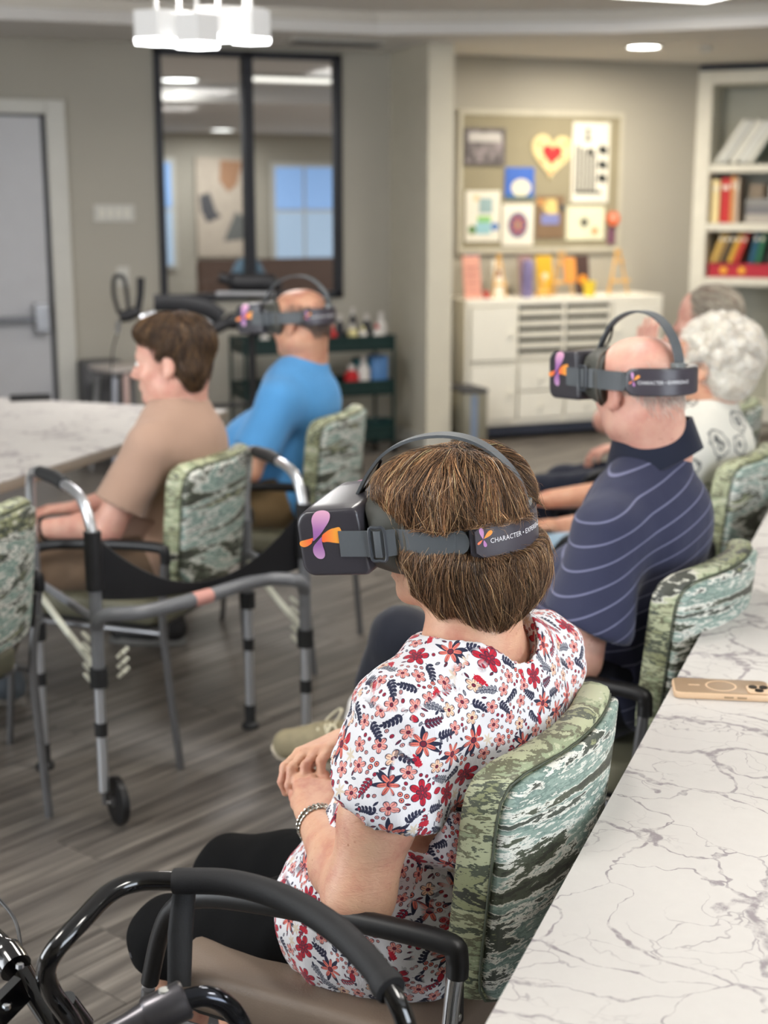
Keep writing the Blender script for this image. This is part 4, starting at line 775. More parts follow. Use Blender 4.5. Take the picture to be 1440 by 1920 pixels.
MB().tube(bar, 0.0185, 16).build('cross_bar', K('walker_grey', 112,114,118, r=0.3), r)
ctr = len(bar)//2; MB().tube(bar[ctr-1:ctr+2], 0.0192, 16, caps=False).build('label_band', K('pink_label', 206,150,140), r)
# black sling hanging between the front posts
q = MB(); n = 24; rows = []
for i in range(n+1):
    t = i/n; x = A0[0] + (D0[0]-A0[0])*t; y = A0[1] + (D0[1]-A0[1])*t; e = abs(2*t-1)
    top = 0.615 + 0.165*e**2.0; dep = 0.022 + 0.150*e**1.8
    rows.append((P3(x, y+0.018-0.01*(1-e), top), P3(x, y+0.030-0.02*(1-e), top-dep), P3(x, y+0.024-0.02*(1-e), top-dep), P3(x, y+0.010-0.01*(1-e), top)))
q.rings(rows); q.build('sling', plain('black_nylon', hexc(22,22,25), 0.6, bmp=0.3, bs=120), r, smooth=60)
for p in (A0, D0): MB().tube([P3(*p, 0.64), P3(*p, 0.79)], 0.022, 14).build('sling_cuff', plain('black_nylon', hexc(22,22,25)), r)
kn = P3(A0[0]+0.04, A0[1]+0.03, 0.445); q = MB()
for k in range(3): q.tube([kn + Vector((-0.004, 0.0, -0.045+0.026*k)), kn + Vector((-0.028, -0.01, -0.02+0.026*k)), kn + Vector((-0.02, 0.0, -0.03+0.026*k))], 0.006, 8)
q.build('fold_lever', K('cream_link', 206,206,190), r)
# ---------------------------------------------------------------- rollator in the near left corner
r = thing('rollator', 'glossy black rollator with padded backrest bar in the bottom left corner', 'rollator', W(-0.28, 1.36, 0), 0)
MI2 = Matrix.Translation(r.location).inverted()
def Q3(x, y, z): return MI2 @ W(x, y, z)
def ray_pt(px_, py_, z):                              # survey measurement: sight line through the photographed point meets height z
    th = math.radians(12.5); u = (px_-720)/2660; v = (py_-960)/2660; t = (z-1.6)/-(math.sin(th)+v*math.cos(th)); return Q3(u*t, (math.cos(th)-v*math.sin(th))*t, z)
padpts = spline([ray_pt(326, 1652, 0.800), ray_pt(430, 1655, 0.803), ray_pt(530, 1683, 0.803), ray_pt(620, 1735, 0.800), ray_pt(685, 1795, 0.795), ray_pt(728, 1850, 0.785)], 8)
MB().tube(padpts, [0.0150]+[0.0158]*(len(padpts)-3)+[0.0158, 0.0150], 22).build('foam_pad', FOAM, r)
e_ = padpts[-1]; d_ = (padpts[-1]-padpts[-3]).normalized(); MB().tube([e_-d_*0.012, e_-d_*0.004, e_+d_*0.006], [0.0175, 0.0185, 0.0175], 20).build('end_collar', FOAM, r)
MB().tube(spline([padpts[-2], ray_pt(752, 1895, 0.765), ray_pt(768, 1950, 0.73), ray_pt(775, 2010, 0.66), ray_pt(770, 2080, 0.55)], 8), 0.0112, 16).build('back_tube', BLACKG, r)
MB().tube(spline([padpts[1], ray_pt(262, 1653, 0.800), ray_pt(205, 1675, 0.797), ray_pt(150, 1730, 0.785), ray_pt(103, 1782, 0.765), ray_pt(86, 1822, 0.735), ray_pt(98, 1862, 0.70), ray_pt(128, 1905, 0.665), ray_pt(150, 1945, 0.63)], 8), 0.0118, 18).build('back_tube', BLACKG, r)
MB().tube([ray_pt(346, 1668, 0.785), ray_pt(338, 1750, 0.735), ray_pt(336, 1850, 0.68)], [0.0125, 0.0135, 0.0125], 14, prof=[(0.7*math.cos(a)*1.0, 1.15*math.sin(a)) for a in np.linspace(0, 2*PI, 15)[:-1]]).build('strap', plain('black_webbing', hexc(24,24,26), 0.7, bmp=0.2, bs=500), r)
GM = plain('gunmetal', hexc(96,94,98), 0.3, 0.8)
ja, jb = ray_pt(240, 1925, 0.70), ray_pt(350, 1872, 0.72)
MB().tube([ja + (ja-jb)*0.5, ja, ja + (jb-ja)*0.30], [0.013, 0.015, 0.0185], 20).build('handle_neck', GM, r)
h = MB().tube([ja + (jb-ja)*0.30, ja + (jb-ja)*0.36, ja + (jb-ja)*0.96, jb], [0.0205, 0.0225, 0.0225, 0.020], 24).build('hinge_joint', GM, r)
bt = ja + (jb-ja)*0.62; upv = Vector((0, 0, 1)); MB().lathe([(0.0065, 0.018), (0.0060, 0.0245), (0.0, 0.0248)], bt, 16).build('release_button', plain('silver_button', hexc(196,196,190), 0.3, 0.6), h)
MB().tube(spline([jb - (jb-ja)*0.1, ray_pt(385, 1868, 0.72), ray_pt(425, 1885, 0.705), ray_pt(455, 1930, 0.67), ray_pt(465, 1990, 0.60)], 8), 0.012, 16).build('handle_tube', plain('dark_chrome', hexc(60,62,68), 0.12, 0.9), r)
MB().tube(spline([ray_pt(15, 1775, 0.70), ray_pt(60, 1855, 0.66), ray_pt(150, 1990, 0.60)], 6), 0.0145, 16).build('frame_tube', BLACKG, r)
MB().tube(spline([ray_pt(-40, 1740, 0.72), ray_pt(8, 1785, 0.70), ray_pt(30, 1815, 0.69)], 6), [0.016]*6 + [0.020]*7, 16).build('clamp', BLACKG, r)
pl = MB(); a, b, c_ = ray_pt(40, 1842, 0.685), ray_pt(-40, 1900, 0.665), ray_pt(62, 1880, 0.67)
pl.tube([ray_pt(42, 1852, 0.678), ray_pt(-20, 1915, 0.66), ray_pt(-60, 1960, 0.64)], 0.018, 8, prof=[(0.35, 1), (0.35, -1), (-0.35, -1), (-0.35, 1)]); plo = pl.build('mounting_plate', BLACKG, r, smooth=30)
for px_, py_, z in ((38, 1823, 0.698), (13, 1900, 0.676)): MB().lathe([(0.0050, 0.006), (0.0045, 0.011), (0.0, 0.012)], ray_pt(px_, py_, z), 6).build('bolt', CHROME, plo, smooth=0)
MB().tube(spline([ray_pt(-40, 1650, 0.72), ray_pt(0, 1688, 0.72), ray_pt(28, 1725, 0.715), ray_pt(38, 1770, 0.70), ray_pt(38, 1812, 0.69)], 8), 0.0024, 8).build('brake_cable', BLACKP, r)
MB().tube([ray_pt(118, 1880, 0.67), ray_pt(152, 1925, 0.63)], 0.0165, 16).build('socket', BLACKG, r)
MB().tube([Q3(-0.47, 1.45, 0.62), Q3(-0.40, 1.00, 0.60)], 0.012, 12).build('side_rail', BLACKG, r)
for (x, y) in ((-0.52, 1.47), (-0.01, 1.16), (-0.66, 1.18), (-0.20, 0.90)):
    top = Q3(x*0.96, y, 0.66); bot = Q3(x, y, 0.10); MB().tube([top, bot], 0.013, 12).build('leg', BLACKG, r)
    q = Q3(x, y, 0.0) + Vector((0, 0, 0.085)); R_ = Matrix.Rotation(PI/2, 3, 'Y'); wo = MB().lathe([(0.06, -0.014), (0.083, -0.012), (0.085, 0), (0.083, 0.012), (0.06, 0.014), (0.0, 0.01)], q + Vector((0.02, 0, 0)), 24, R_).build('wheel', BLACKP, r)
MB().box(Q3(-0.33, 1.18, 0.56), (0.16, 0.15, 0.012), Matrix.Rotation(-0.5, 3, 'Z')).build('seat', plain('black_nylon', hexc(22,22,25)), r)
# ---------------------------------------------------------------- stool, cart, upright walker along the far wall
r = thing('metal_stool', 'metal stool with a pale round top beside the grey door', 'stool', (1.62, 8.36, 0), 0.3)
MB().rbox((0, 0, 0.62), (0.17, 0.15, 0.014), 0.05).build('seat', plain('pale_stool_top', hexc(190,182,176), 0.4, 0.2), r); MB().rbox((0, 0, 0.595), (0.155, 0.135, 0.012), 0.05).build('rim', STEEL, r)
for (x, y, c) in ((-0.13, -0.12, (176,180,190)), (0.13, -0.12, (120,140,176)), (-0.13, 0.12, (150,150,150)), (0.13, 0.12, (130,130,134)), ): MB().tube([(x*0.85, y*0.85, 0.60), (x*1.25, y*1.25, 0.0)], [0.018, 0.011], 8).build('leg', K('leg_%d' % c[0], *c, r=0.3), r)
MB().tube([(-0.05, -0.12, 0.60), (-0.07, -0.15, 0.0)], [0.022, 0.012], 8).build('leg', K('leg_pink', 200,172,164), r)
MB().tube([(-0.16, -0.15, 0.2), (0.16, -0.15, 0.2)], 0.008, 8).build('rung', STEEL, r)
o = MB().rbox((0, 0, 0.31), (0.13, 0.13, 0.31), 0.04).build('waste_bin', K('dark_grey_bin', 92,92,94)); o.location = (1.56, 8.775, 0); tag(o, 'tall dark grey bin behind the metal stool', 'bin')
GREEN = K('deep_green_cart', 9,40,38, r=0.4)
r = thing('utility_cart', 'dark green three tier rolling cart behind the man in blue', 'cart', (2.84, 8.48, 0))
for z in (0.72, 0.44, 0.15):
    q = MB(); q.rbox((0, 0, z-0.03), (0.50, 0.17, 0.006), 0.04); q.build('shelf', GREEN, r)
    q = MB(); q.tube([(-0.48, -0.16, z), (0.48, -0.16, z), (0.48, 0.16, z), (-0.48, 0.16, z)], 1.0, closed=True, up=(0, 0, 1), prof=[(-0.004, -0.06), (0.004, -0.06), (0.004, 0.035), (-0.004, 0.035)]); q.build('tray_rim', GREEN, r, smooth=30)
for x in (-0.485, 0.485):
    for y in (-0.165, 0.165):
        MB().tube([(x, y, 0.06), (x, y, 0.76)], 0.011, 8).build('post', GREEN, r); MB().lathe([(0.0, -0.01), (0.025, -0.01), (0.027, 0), (0.025, 0.01), (0, 0.01)], (x, y, 0.027), 14, Matrix.Rotation(PI/2, 3, 'X')).build('caster', BLACKP, r)
def bottle(x, y, z, h, rad, body, cap, label, grp=None):
    o = MB().lathe([(0, 0), (rad, 0), (rad, h*0.62), (rad*0.45, h*0.76), (rad*0.40, h*0.82), (0, h*0.82)], (0, 0, 0), 14).build('bottle', body); o.location = (2.84+x, 8.48+y, z); tag(o, label, 'bottle', grp)
    MB().lathe([(rad*0.5, h*0.80), (rad*0.5, h), (0, h)], (0, 0, 0), 12).build('cap', cap, o); return o
WB = K('white_bottle', 214,210,204); RB = K('red_bottle', 196,36,40); DB = K('dark_bottle', 40,42,50); YB_ = K('cream_bottle', 216,206,150); BB = K('blue_bottle', 90,136,190)
top = 0.697
for x, y, h, rd, b, c, lab in ((0.10, -0.08, 0.12, 0.032, RB, RB, 'red bottle on the cart top just behind the blue shirt man'), (0.19, 0.02, 0.18, 0.028, DB, WB, 'dark bottle with a white cap on the cart top'), (0.235, -0.09, 0.13, 0.030, YB_, WB, 'squat cream bottle on the cart top'), (0.29, 0.05, 0.22, 0.024, DB, WB, 'tallest dark bottle on the cart top'), (0.305, -0.09, 0.11, 0.028, WB, YB_, 'low white jar with cream cap on the cart top'), (0.365, 0.0, 0.18, 0.030, DB, WB, 'dark bottle with round white cap near the cart end'), (0.40, -0.09, 0.12, 0.026, WB, RB, 'white bottle with a red cap on the cart top'), (0.455, -0.02, 0.19, 0.034, WB, WB, 'stout white bottle at the right end of the cart top'), (-0.33, -0.06, 0.10, 0.03, WB, DB, 'white jar at the left end of the cart top')): bottle(x, y, top, h, rd, b, c, lab)
for x, y, h, rd, b, c, lab in ((0.235, -0.07, 0.15, 0.045, RB, WB, 'fat red bottle with white cap on the middle cart shelf'), (0.32, -0.06, 0.20, 0.040, WB, WB, 'tall white bottle beside the red one on the middle cart shelf'), (-0.30, -0.07, 0.12, 0.03, WB, RB, 'white bottle with red cap at the left of the middle shelf')): bottle(x, y, 0.417, h, rd, b, c, lab)
for x, lab in ((0.46, 'light blue pack at the right end of the middle cart shelf'),): o = MB().rbox((0, 0, 0.10), (0.055, 0.06, 0.10), 0.015).build('supply_pack', BB); o.location = (2.84+x-0.03, 8.46, 0.417); tag(o, lab, 'package')
o = MB().rbox((0, 0, 0.09), (0.045, 0.06, 0.09), 0.01).build('supply_pack', K('teal_pack', 30,110,120)); o.location = (3.17, 8.50, 0.417); tag(o, 'teal pack left of the light blue pack', 'package')
o = bottle(0.28, -0.06, 0.127, 0.16, 0.042, K('dull_red', 190,70,66), RB, 'dull red bottle on the lowest cart shelf'); o = MB().lathe([(0, 0), (0.10, 0), (0.12, 0.07), (0.115, 0.07), (0.095, 0.006), (0, 0.006)], (0, 0, 0), 20).build('bowl', K('dark_teal_bowl', 20,60,60)); o.location = (3.27, 8.47, 0.128); tag(o, 'dark teal bowl on the lowest cart shelf', 'bowl')
# upright walker with forearm pads (at survey depth about 7.5 m)
r = thing('upright_walker', 'upright walker with black forearm pads and loop grips behind the person in brown', 'walker', (1.85, 7.45, 0), 0)
NYL = plain('black_padding', hexc(20,20,24), 0.6)
def U3(x, y, z): return (x-1.88, y-7.45, z)
MB().tube(spline([U3(1.66, 7.50, 1.055), U3(1.80, 7.46, 1.05), U3(1.93, 7.42, 1.02), U3(2.0, 7.40, 0.97)], 6), 0.035, 12, prof=[(0.45*math.cos(a), 1.3*math.sin(a)) for a in np.linspace(0, 2*PI, 13)[:-1]]).build('forearm_pad', NYL, r)
MB().tube(spline([U3(1.92, 7.38, 0.90), U3(2.04, 7.36, 0.955), U3(2.14, 7.34, 0.96), U3(2.20, 7.32, 0.90)], 6), [0.032]*6+[0.045]*7+[0.038]*6, 12).build('forearm_pad', NYL, r)
MB().tube(spline([U3(2.03, 7.55, 1.18), U3(2.14, 7.52, 1.15), U3(2.26, 7.5, 1.15), U3(2.36, 7.48, 1.13)], 6), [0.03]*4+[0.05]*12+[0.03]*3, 12).build('head_cushion', NYL, r)
for (dx, z) in ((0.0, 1.13), (0.10, 1.135)):
    if dx == 0: MB().tube(spline([U3(1.475, 7.5, 1.00), U3(1.45, 7.5, 1.10), U3(1.455, 7.5, 1.185), U3(1.485, 7.5, 1.20), U3(1.51, 7.5, 1.17), U3(1.525, 7.5, 1.02)], 6), 0.011, 8).build('grip_loop', NYL, r)
    else: MB().tube([U3(1.565, 7.48, 1.00), U3(1.585, 7.48, 1.10), U3(1.59, 7.48, 1.19)], [0.02, 0.019, 0.022], 10).build('hand_grip', NYL, r)
MB().tube([U3(1.475, 7.5, 0.985), U3(1.52, 7.49, 0.995), U3(1.575, 7.48, 1.015)], [0.028, 0.034, 0.026], 10).build('grip_housing', NYL, r)
MB().tube([U3(1.47, 7.5, 0.965), U3(1.465, 7.52, 0.90)], 0.012, 8).build('silver_collar', ALU, r); MB().tube(spline([U3(1.465, 7.52, 0.90), U3(1.44, 7.55, 0.80), U3(1.43, 7.58, 0.62)], 6), 0.004, 6).build('brake_cable', BLACKP, r)
MB().tube([U3(1.60, 7.48, 0.985), U3(1.66, 7.47, 1.00)], 0.02, 10).build('silver_collar', ALU, r)
MB().tube([U3(1.58, 7.48, 0.985), U3(1.80, 7.45, 1.0), U3(2.0, 7.42, 0.93)], 0.012, 8).build('support_arm', ALU, r); MB().tube([U3(1.98, 7.42, 1.10), U3(2.30, 7.42, 1.09)], 0.014, 8).build('support_arm', ALU, r)
for (x0, x1) in ((1.80, 1.60), (2.13, 2.20)):
    MB().tube([U3(x0 if x0 < 2 else 2.17, 7.42, 0.95), U3(x0 if x0 < 2 else 2.17, 7.42, 0.45)], 0.022, 10).build('post', BLACKP, r)
    for y in (7.15, 7.75):
        MB().tube([U3(x0 if x0 < 2 else 2.17, 7.42, 0.47), U3(x1, y, 0.10)], 0.014, 8).build('leg', BLACKP, r); MB().lathe([(0.0, -0.012), (0.07, -0.012), (0.075, 0), (0.07, 0.012), (0, 0.012)], U3(x1, y, 0.075), 18, Matrix.Rotation(PI/2, 3, 'Y')).build('wheel', BLACKP, r)
MB().tube([U3(1.80, 7.42, 0.5), U3(2.17, 7.42, 0.5)], 0.012, 8).build('cross_bar', BLACKP, r)
# ---------------------------------------------------------------- headsets (local frame: origin = head centre, +Y = face forward)
HP = plain('charcoal_headset_shell', hexc(58,56,62), 0.30, var=0.03, spec=0.5); HSTR = plain('slate_strap', hexc(88,93,97), 0.55, bmp=0.15, bs=900); HINT = plain('olive_black_face_foam', hexc(66,66,60), 0.6)
HDK = plain('dark_buckle', hexc(62,66,72), 0.4)
def grad_mat(name, stops, axis=2, lo=-0.04, hi=0.06):
    m, nt, p = nodes_of(name); tc = N(nt, 'TexCoord'); sp = N(nt, 'SeparateXYZ'); L(nt, tc, 'Object', sp, 0)
    mr = N(nt, 'MapRange', i_1=lo, i_2=hi); L(nt, sp, axis, mr, 0); r = ramp(nt, stops); L(nt, mr, 0, r, 0); L(nt, r, 0, p, 'Base Color'); p.inputs['Roughness'].default_value = 0.35; return m
PINKG = grad_mat('pink_violet_print', [(0.0, hexc(206,160,200)), (0.35, hexc(160,104,170)), (0.6, hexc(170,112,178)), (1.0, hexc(246,186,214))], 2, -0.02, 0.06)
ORNG = grad_mat('orange_print', [(0.0, hexc(255,170,70)), (0.35, hexc(255,110,66)), (0.65, hexc(255,112,70)), (1.0, hexc(255,170,80))], 1, 0.150, 0.215)
PK2 = K('small_pink_petal', 206,150,200); OR2 = K('small_orange_petal', 250,160,70); OR3 = K('small_coral_petal', 244,130,90); VI2 = K('small_violet_petal', 190,130,190)
EA, EB = 0.0895, 0.122                                   # strap ellipse semi-axes
def ell(t, g=0.0): return Vector(((EA+g)*math.cos(t), (EB+g)*math.sin(t), 0.0))
def catmull2(pts, n=5):
    return [(p.x, p.y) for p in spline([(a, b, 0) for a, b in pts], n, closed=True)]
def petal_px(pts):                                        # photographed outline, 7980 px of the enlargement per metre
    return catmull2([(0.180 - (x-400)/7300.0, 0.017 - (y-830)/7600.0) for x, y in pts], 4)
def make_headset(label):
    r = thing('vr_headset', label, 'headset')
    # front box: rounded in side profile
    q = MB(); prof = []
    for (cy, cz, a0, rr) in ((0.191, 0.036, 0, 0.024), (0.122, 0.052, 90, 0.012), (0.110, -0.034, 180, 0.010), (0.194, -0.026, 270, 0.020)):
        for i in range(7): a = math.radians(a0 + 90*i/6); prof.append((cy + rr*math.cos(a), cz + rr*math.sin(a)))
    cyc, czc = 0.155, 0.008; rings = []
    for x, s in ((-0.0885, 0.86), (-0.0880, 0.92), (-0.0865, 0.97), (-0.083, 1.0), (-0.05, 1.02), (0, 1.03), (0.05, 1.02), (0.083, 1.0), (0.0865, 0.97), (0.0880, 0.92), (0.0885, 0.86)):
        rings.append([Vector((x, cyc + (a-cyc)*s, czc + (b-czc)*s)) for a, b in prof])
    q.rings(rings); q.build('housing', HP, r, smooth=50)
    # face interface: tapers from box to the face
    rings = []
    for y, w, h0, h1 in ((0.118, 0.080, -0.044, 0.062), (0.100, 0.083, -0.050, 0.072), (0.080, 0.086, -0.056, 0.074), (0.060, 0.087, -0.060, 0.070), (0.050, 0.084, -0.056, 0.064)):
        ring_ = []
        for k in range(32):
            a = 2*PI*k/32; ca, sa = math.cos(a), math.sin(a); s = (abs(ca)**3.2 + abs(sa)**3.2)**(-1/3.2); ring_.append(Vector((w*ca*s, y - 0.022*abs(ca*s)**3 , (h0+h1)/2 + (h1-h0)/2*sa*s)))
        rings.append(ring_)
    MB().rings(rings).build('face_interface', HINT, r, smooth=50)
    q = MB(); q.tube(rings[3], 0.0035, 8, closed=True); q.build('face_seal', plain('soft_seal', hexc(92,88,80), 0.8), r, smooth=60)
    # side straps
    SP = [(0.0160, 1), (0.0160, -1), (-0.0160, -1), (-0.0160, 1)]
    for s in (-1, 1):
        pts = [Vector((s*0.0893, 0.145, 0.008)), Vector((s*0.0895, 0.11, 0.008)), Vector((s*0.0905, 0.07, 0.009))]
        for k in range(0, 13): t = math.radians(25 - k*6.5); e = ell(t, 0.001); pts.append(Vector((s*e.x, e.y, 0.0095)))
        prf = [(0.0012, 0.0205), (-0.0012, 0.0205), (-0.0012, -0.0205), (0.0012, -0.0205)]
        MB().tube(pts, 1.0, up=(0, 0, 1), prof=prf).build('side_strap', HSTR, r, smooth=30)
        p2 = [p + Vector((s*0.0022, 0, 0)) for p in pts[2:11]]; prf2 = [(0.0011, 0.0208), (-0.0011, 0.0208), (-0.0011, -0.0208), (0.0011, -0.0208)]
        MB().tube([Vector((s*0.0915, 0.10, 0.008))] + p2, 1.0, up=(0, 0, 1), prof=prf2).build('strap_overlap', HSTR, r, smooth=30)
        MB().lathe([(0.0208, 0), (0.0208, 0.0022), (0.0, 0.0022)], p2[-1] - Vector((s*0.0012, 0, 0)), 24, Matrix.Rotation(PI/2*s, 3, 'Y')).build('strap_tip', HSTR, r, smooth=30)
        c = Vector((s*0.0945, 0.080, 0.0085)); q = MB(); rc = [c + Vector((0, a, b)) for a, b in [(p[0], p[1]) for p in catmull2([(0.0115, 0.0245), (0.013, 0.0), (0.0115, -0.0245), (0, -0.026), (-0.0115, -0.0245), (-0.013, 0), (-0.0115, 0.0245), (0, 0.026)], 3)]]
        q.tube(rc, 0.0026, 8, closed=True); q.build('buckle', HDK, r); MB().rbox(c + Vector((s*0.0008, 0, 0)), (0.0012, 0.0055, 0.0212), 0.001).build('buckle_window', HSTR, r)
    # battery case wrapped round the back of the head
    t0, t1 = math.radians(209), math.radians(331); q = MB(); rings = []; n = 34
    for i in range(n+1):
        t = t0 + (t1-t0)*i/n; e = min(1, min(i, n-i)/3.0); hh = 0.0205 + 0.0085*math.sqrt(max(0, 1-(1-e)**2)); a = ell(t, 0.000); b = ell(t, 0.016 + 0.004*e); z0 = 0.0105
        rings.append([Vector((a.x, a.y, z0-hh)), Vector((b.x*0.985, b.y*0.985, z0-hh-0.0005)), Vector((b.x, b.y, z0-hh+0.005)), Vector((b.x, b.y, z0+hh-0.005)), Vector((b.x*0.985, b.y*0.985, z0+hh+0.0005)), Vector((a.x, a.y, z0+hh))])
    q.rings(rings); q.build('battery_case', HP, r, smooth=35)
    rings = []
    for i in range(n-1):
        t = t0 + 0.05 + (t1-t0-0.10)*i/(n-2); e = min(1, min(i, n-2-i)/3.5); hh = 0.0165 + 0.0100*math.sqrt(max(0, 1-(1-e)**2)); a = ell(t, 0.018); b = ell(t, 0.0215); z0 = 0.0105
        rings.append([Vector((a.x, a.y, z0-hh)), Vector((b.x, b.y, z0-hh)), Vector((b.x, b.y, z0+hh)), Vector((a.x, a.y, z0+hh))])
    MB().rings(rings).build('rear_plate', plain('charcoal_plate', hexc(70,66,74), 0.35, var=0.02), r, smooth=35)
    # arc-length helper on the plate
    G = 0.0221; S = [0.0]; TT = [t0 + (t1-t0)*i/200 for i in range(201)]
    for i in range(200): S.append(S[-1] + (ell(TT[i+1], G) - ell(TT[i], G)).length)
    def wrap(s_, z): t = float(np.interp(s_, S, TT)); e = ell(t, G); return Vector((e.x, e.y, z))
    def onplate(poly, mat, name):
        q = MB(); P_ = [wrap(a, b) for a, b in poly]; c = sum(P_, Vector())/len(P_); q.add(P_ + [c], [(i, (i+1) % len(P_), len(P_)) for i in range(len(P_))]); return q.build(name, mat, r, smooth=0)
    def drop(cx, cz, ang_, ln, w_): 
        out = []
        for k in range(22):
            a = 2*PI*k/22; y = ln*0.5*(1-math.cos(a)); x = w_*math.sin(a)*math.sin(a/2)**1.3; out.append((cx + math.sin(ang_)*y + math.cos(ang_)*x, cz + math.cos(ang_)*y - math.sin(ang_)*x))
        return out
    bx_, bz_ = 0.0185, 0.0145
    onplate(drop(bx_-0.0004, bz_, -0.12, 0.018, 0.0048), PK2, 'pink_petal'); onplate(drop(bx_+0.0006, bz_+0.0005, 0.92, 0.0175, 0.0048), OR2, 'orange_petal'); onplate(drop(bx_+0.0004, bz_-0.001, 2.95, 0.0115, 0.0036), VI2, 'violet_petal'); onplate(drop(bx_-0.001, bz_-0.0005, 4.05, 0.0105, 0.0026), OR3, 'coral_petal')
    cu = bpy.data.curves.new('lettering', 'FONT'); cu.body = 'CHARACTER \u2022 EXPERIENCE'; cu.size = 0.0108; cu.extrude = 0.0; cu.space_character = 1.02; cu.resolution_u = 2
    to = bpy.data.objects.new('tmp_lettering', cu); C.objects.link(to); dg = bpy.context.evaluated_depsgraph_get(); me = bpy.data.meshes.new_from_object(to.evaluated_get(dg)); bpy.data.objects.remove(to)
    bmm = bmesh.new(); bmm.from_mesh(me); bmesh.ops.triangulate(bmm, faces=bmm.faces); bmesh.ops.subdivide_edges(bmm, edges=[e for e in bmm.edges if e.calc_length() > 0.004], cuts=1); bmm.to_mesh(me); bmm.free()
    for v in me.vertices: p = wrap(0.0285 + v.co.x*0.86, 0.0068 + v.co.y); v.co = p + Vector((p.x*0.002, p.y*0.002, 0))
    me.materials.clear(); o = fin('lettering', me, plain('white_print', hexc(236,236,240), 0.5, var=0.0), r, smooth=0)
    # petals on both sides of the box
    P1 = petal_px([(335,865),(343,800),(348,700),(345,620),(365,560),(410,510),(470,492),(530,495),(570,520),(578,560),(555,625),(500,700),(440,775),(380,832)])
    P2_ = petal_px([(446,815),(440,870),(445,935),(458,990),(455,1045),(432,1078),(395,1087),(355,1070),(325,1030),(318,980),(333,930),(385,872)])
    P3_ = petal_px([(338,828),(290,840),(230,855),(180,868),(163,890),(168,920),(205,940),(250,932),(300,903),(322,870)])
    P4_ = petal_px([(452,800),(500,757),(560,722),(620,706),(678,700),(700,780),(722,892),(650,893),(580,885),(510,875),(447,876)])
    for s in (-1, 1):
        for poly, mt, nm in ((P1, PINKG, 'pink_petal'), (P2_, PINKG, 'violet_petal'), (P3_, ORNG, 'small_orange_petal'), (P4_, ORNG, 'orange_petal')):
            q = MB(); q.prism([(a, b) for a, b in poly], 0.0005, Matrix(((0,0,s,s*0.0886),(1,0,0,0),(0,1,0,0),(0,0,0,1)))); q.build(nm, mt, r, smooth=0)
    # top strap
    arc = spline([(0, 0.142, 0.062), (0, 0.118, 0.098), (0, 0.085, 0.130), (0, 0.035, 0.150), (0, -0.022, 0.153), (0, -0.070, 0.137), (0, -0.108, 0.102), (0, -0.126, 0.066), (0, -0.130, 0.036)], 6)
    global TOP_ARC; TOP_ARC = arc
    m_ = len(arc); wd = [0.0070 + 0.0050*min(1, max(0, (i-8)/14)) for i in range(m_)]
    rings = []
    for i, p in enumerate(arc):
        t = (arc[min(i+1, m_-1)] - arc[max(i-1, 0)]).normalized(); nn = Vector((0, -t.z, t.y)); nn = nn if nn.z > -0.2 or True else -nn
        rings.append([p + Vector((wd[i], 0, 0)) + nn*0.0023, p + Vector((-wd[i], 0, 0)) + nn*0.0023, p + Vector((-wd[i], 0, 0)) - nn*0.0023, p + Vector((wd[i], 0, 0)) - nn*0.0023])
    MB().rings(rings).build('top_strap', HSTR, r, smooth=35)
    MB().tube(spline([(0.006, 0.138, 0.063), (0.011, 0.124, 0.078), (0.010, 0.112, 0.093), (0.004, 0.098, 0.115)], 6), 0.0022, 8).build('cable', BLACKP, r)
    MB().rbox((0, -0.126, 0.040), (0.013, 0.012, 0.010), 0.004).build('strap_mount', plain('grey_mount', hexc(120,124,124), 0.35), r)
    return r
